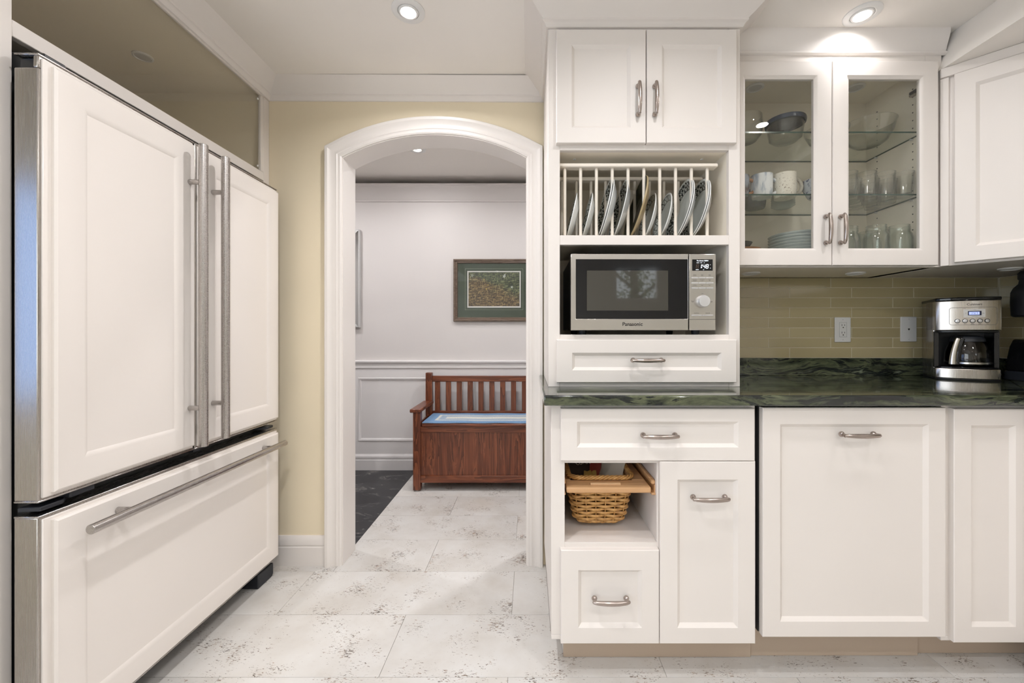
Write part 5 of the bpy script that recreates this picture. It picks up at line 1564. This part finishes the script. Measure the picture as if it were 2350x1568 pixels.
# framed picture
t = thing('framed_picture', 'framed grass print with dark green mount on the hall wall', 'picture', (-0.286, 3.3, 1.46))
px0, px1, pz0, pz1 = -0.614, 0.042, 1.209, 1.717
PT = TF(HY - 0.002)
rings = [(0.0, 0.0), (0.0, 0.018), (0.006, 0.024), (0.014, 0.024), (0.020, 0.018), (0.028, 0.020), (0.034, 0.012), (0.034, 0.0)]
vs = []; fs = []
for a, n in rings: vs += [PT(px0 + a, pz0 + a, n), PT(px1 - a, pz0 + a, n), PT(px1 - a, pz1 - a, n), PT(px0 + a, pz1 - a, n)]
nr = len(rings)
for i in range(nr):
    j = (i + 1) % nr
    for q in range(4): fs.append((i * 4 + q, i * 4 + (q + 1) % 4, j * 4 + (q + 1) % 4, j * 4 + q))
MB().add(vs, fs).build('frame', 'frame_wood', t, sharp=20)
qx0, qx1, qz0, qz1 = -0.497, -0.073, 1.328, 1.616
mt_ = ring(px0 + 0.03, px1 - 0.03, pz0 + 0.03, pz1 - 0.03, qx0 - 0.006, qx1 + 0.006, qz0 - 0.006, qz1 + 0.006, 0.002, 0.007, PT).build('mount', 'mat_green', t)
ring(qx0 - 0.024, qx1 + 0.024, qz0 - 0.024, qz1 + 0.024, qx0 - 0.0225, qx1 + 0.0225, qz0 - 0.0225, qz1 + 0.0225, 0.0065, 0.0073, PT).build('mount_line', 'mat_line', mt_)
ring(qx0 - 0.008, qx1 + 0.008, qz0 - 0.008, qz1 + 0.008, qx0 + 0.004, qx1 - 0.004, qz0 + 0.006, qz1 - 0.004, 0.001, 0.0055, PT).build('inner_mount', 'mat_white', t)
pr = MB().box(qx0, qx1, qz0, qz1, 0.0005, 0.003, T=PT).build('print', 'grass_print', t)
rnd = random.Random(3)
for (u, v, m_, s_) in ((-0.203, 1.577, 'flower_white', 0.014), (-0.197, 1.590, 'flower_white', 0.010), (-0.140, 1.490, 'flower_white', 0.012), (-0.366, 1.552, 'flower_yellow', 0.007), (-0.334, 1.507, 'flower_yellow', 0.007), (-0.348, 1.476, 'flower_yellow', 0.008), (-0.463, 1.585, 'mat_line', 0.016)):
    pts = [(u + s_ * (0.55 + 0.45 * math.cos(5 * a)) * math.cos(a), v + s_ * (0.55 + 0.45 * math.cos(5 * a)) * math.sin(a)) for a in [2 * PI * k_ / 30 for k_ in range(30)]]
    MB().add([PT(p[0], p[1], 0.0032) for p in pts], [tuple(range(30))]).build('painted_flower', m_, pr, fix=False)
MB().box(px0 + 0.033, px1 - 0.033, pz0 + 0.033, pz1 - 0.033, 0.009, 0.0105, T=PT).build('glazing', 'picture_glass', t)

# mirror with mirrored bevelled frame
t = thing('wall_mirror', 'tall silvery mirror half hidden by the left side of the archway', 'mirror', (-1.72, 3.3, 1.55))
mx0, mx1, mz0, mz1 = -2.02, -1.372, 1.160, 1.953
def mring(a0, n0, a1, n1, name, mat):
    sides = []
    A0 = [(mx0 + a0, mz0 + a0), (mx1 - a0, mz0 + a0), (mx1 - a0, mz1 - a0), (mx0 + a0, mz1 - a0)]
    A1 = [(mx0 + a1, mz0 + a1), (mx1 - a1, mz0 + a1), (mx1 - a1, mz1 - a1), (mx0 + a1, mz1 - a1)]
    for q in range(4):
        q2 = (q + 1) % 4
        vs = [PT(*A0[q], n0), PT(*A0[q2], n0), PT(*A1[q2], n1), PT(*A1[q], n1), PT(*A0[q], 0.0), PT(*A0[q2], 0.0), PT(*A1[q2], 0.0), PT(*A1[q], 0.0)]
        MB().add(vs, [(0, 1, 2, 3), (4, 5, 6, 7), (0, 1, 5, 4), (1, 2, 6, 5), (2, 3, 7, 6), (3, 0, 4, 7)]).build(name, mat, t, 0.0008)
mring(0.0, 0.032, 0.006, 0.036, 'frame_edge', 'grey_plastic')
mring(0.006, 0.036, 0.045, 0.030, 'bevel_strip', 'mirror')
mring(0.046, 0.028, 0.060, 0.016, 'inner_strip', 'mirror')
MB().box(mx0 + 0.058, mx1 - 0.058, mz0 + 0.058, mz1 - 0.058, 0.0, 0.014, T=PT).build('mirror_glass', 'mirror', t)

# ================================================================== OUTSIDE THE REAR WINDOW
M['bark'] = pmat('bark', (0.05, 0.038, 0.028), 0.9)
M['leaf'] = pmat('leaf', (0.10, 0.15, 0.03), 0.7)
t = thing('garden_tree', 'leafy tree outside the window behind the photographer', 'tree', (1.9, -4.3, 0))
rnd = random.Random(11)
tk = MB().tube([(1.9, -4.3, 0), (1.93, -4.32, 1.2), (1.86, -4.28, 2.2), (1.98, -4.3, 3.2)], [0.10, 0.09, 0.07, 0.05], 10).build('trunk', 'bark', t)
for q in range(9):
    z0 = 1.3 + 0.2 * q; a = rnd.uniform(0, 2 * PI)
    p0 = Vector((1.9, -4.3, z0)); p1 = p0 + Vector((math.cos(a) * 0.5, math.sin(a) * 0.3, 0.35)); p2 = p1 + Vector((math.cos(a) * 0.35, math.sin(a) * 0.2, 0.30))
    MB().tube([p0, p1, p2], [0.035, 0.022, 0.008], 7).build('branch', 'bark', t)
lf = MB()
for q in range(900):
    a = rnd.uniform(0, 2 * PI); r_ = abs(rnd.gauss(0, 0.45)); z_ = rnd.uniform(1.2, 2.3)
    p = Vector((1.9 + r_ * math.cos(a), -4.3 + 0.6 * r_ * math.sin(a), z_))
    u = Vector((rnd.gauss(0, 1), rnd.gauss(0, 1), rnd.gauss(0, 1))).normalized(); w_ = u.orthogonal().normalized()
    lf.add([p - u * 0.04, p + w_ * 0.018, p + u * 0.04, p - w_ * 0.018], [(0, 1, 2, 3)])
fo = lf.build('foliage', 'leaf', t, fix=False); fo['kind'] = 'stuff'
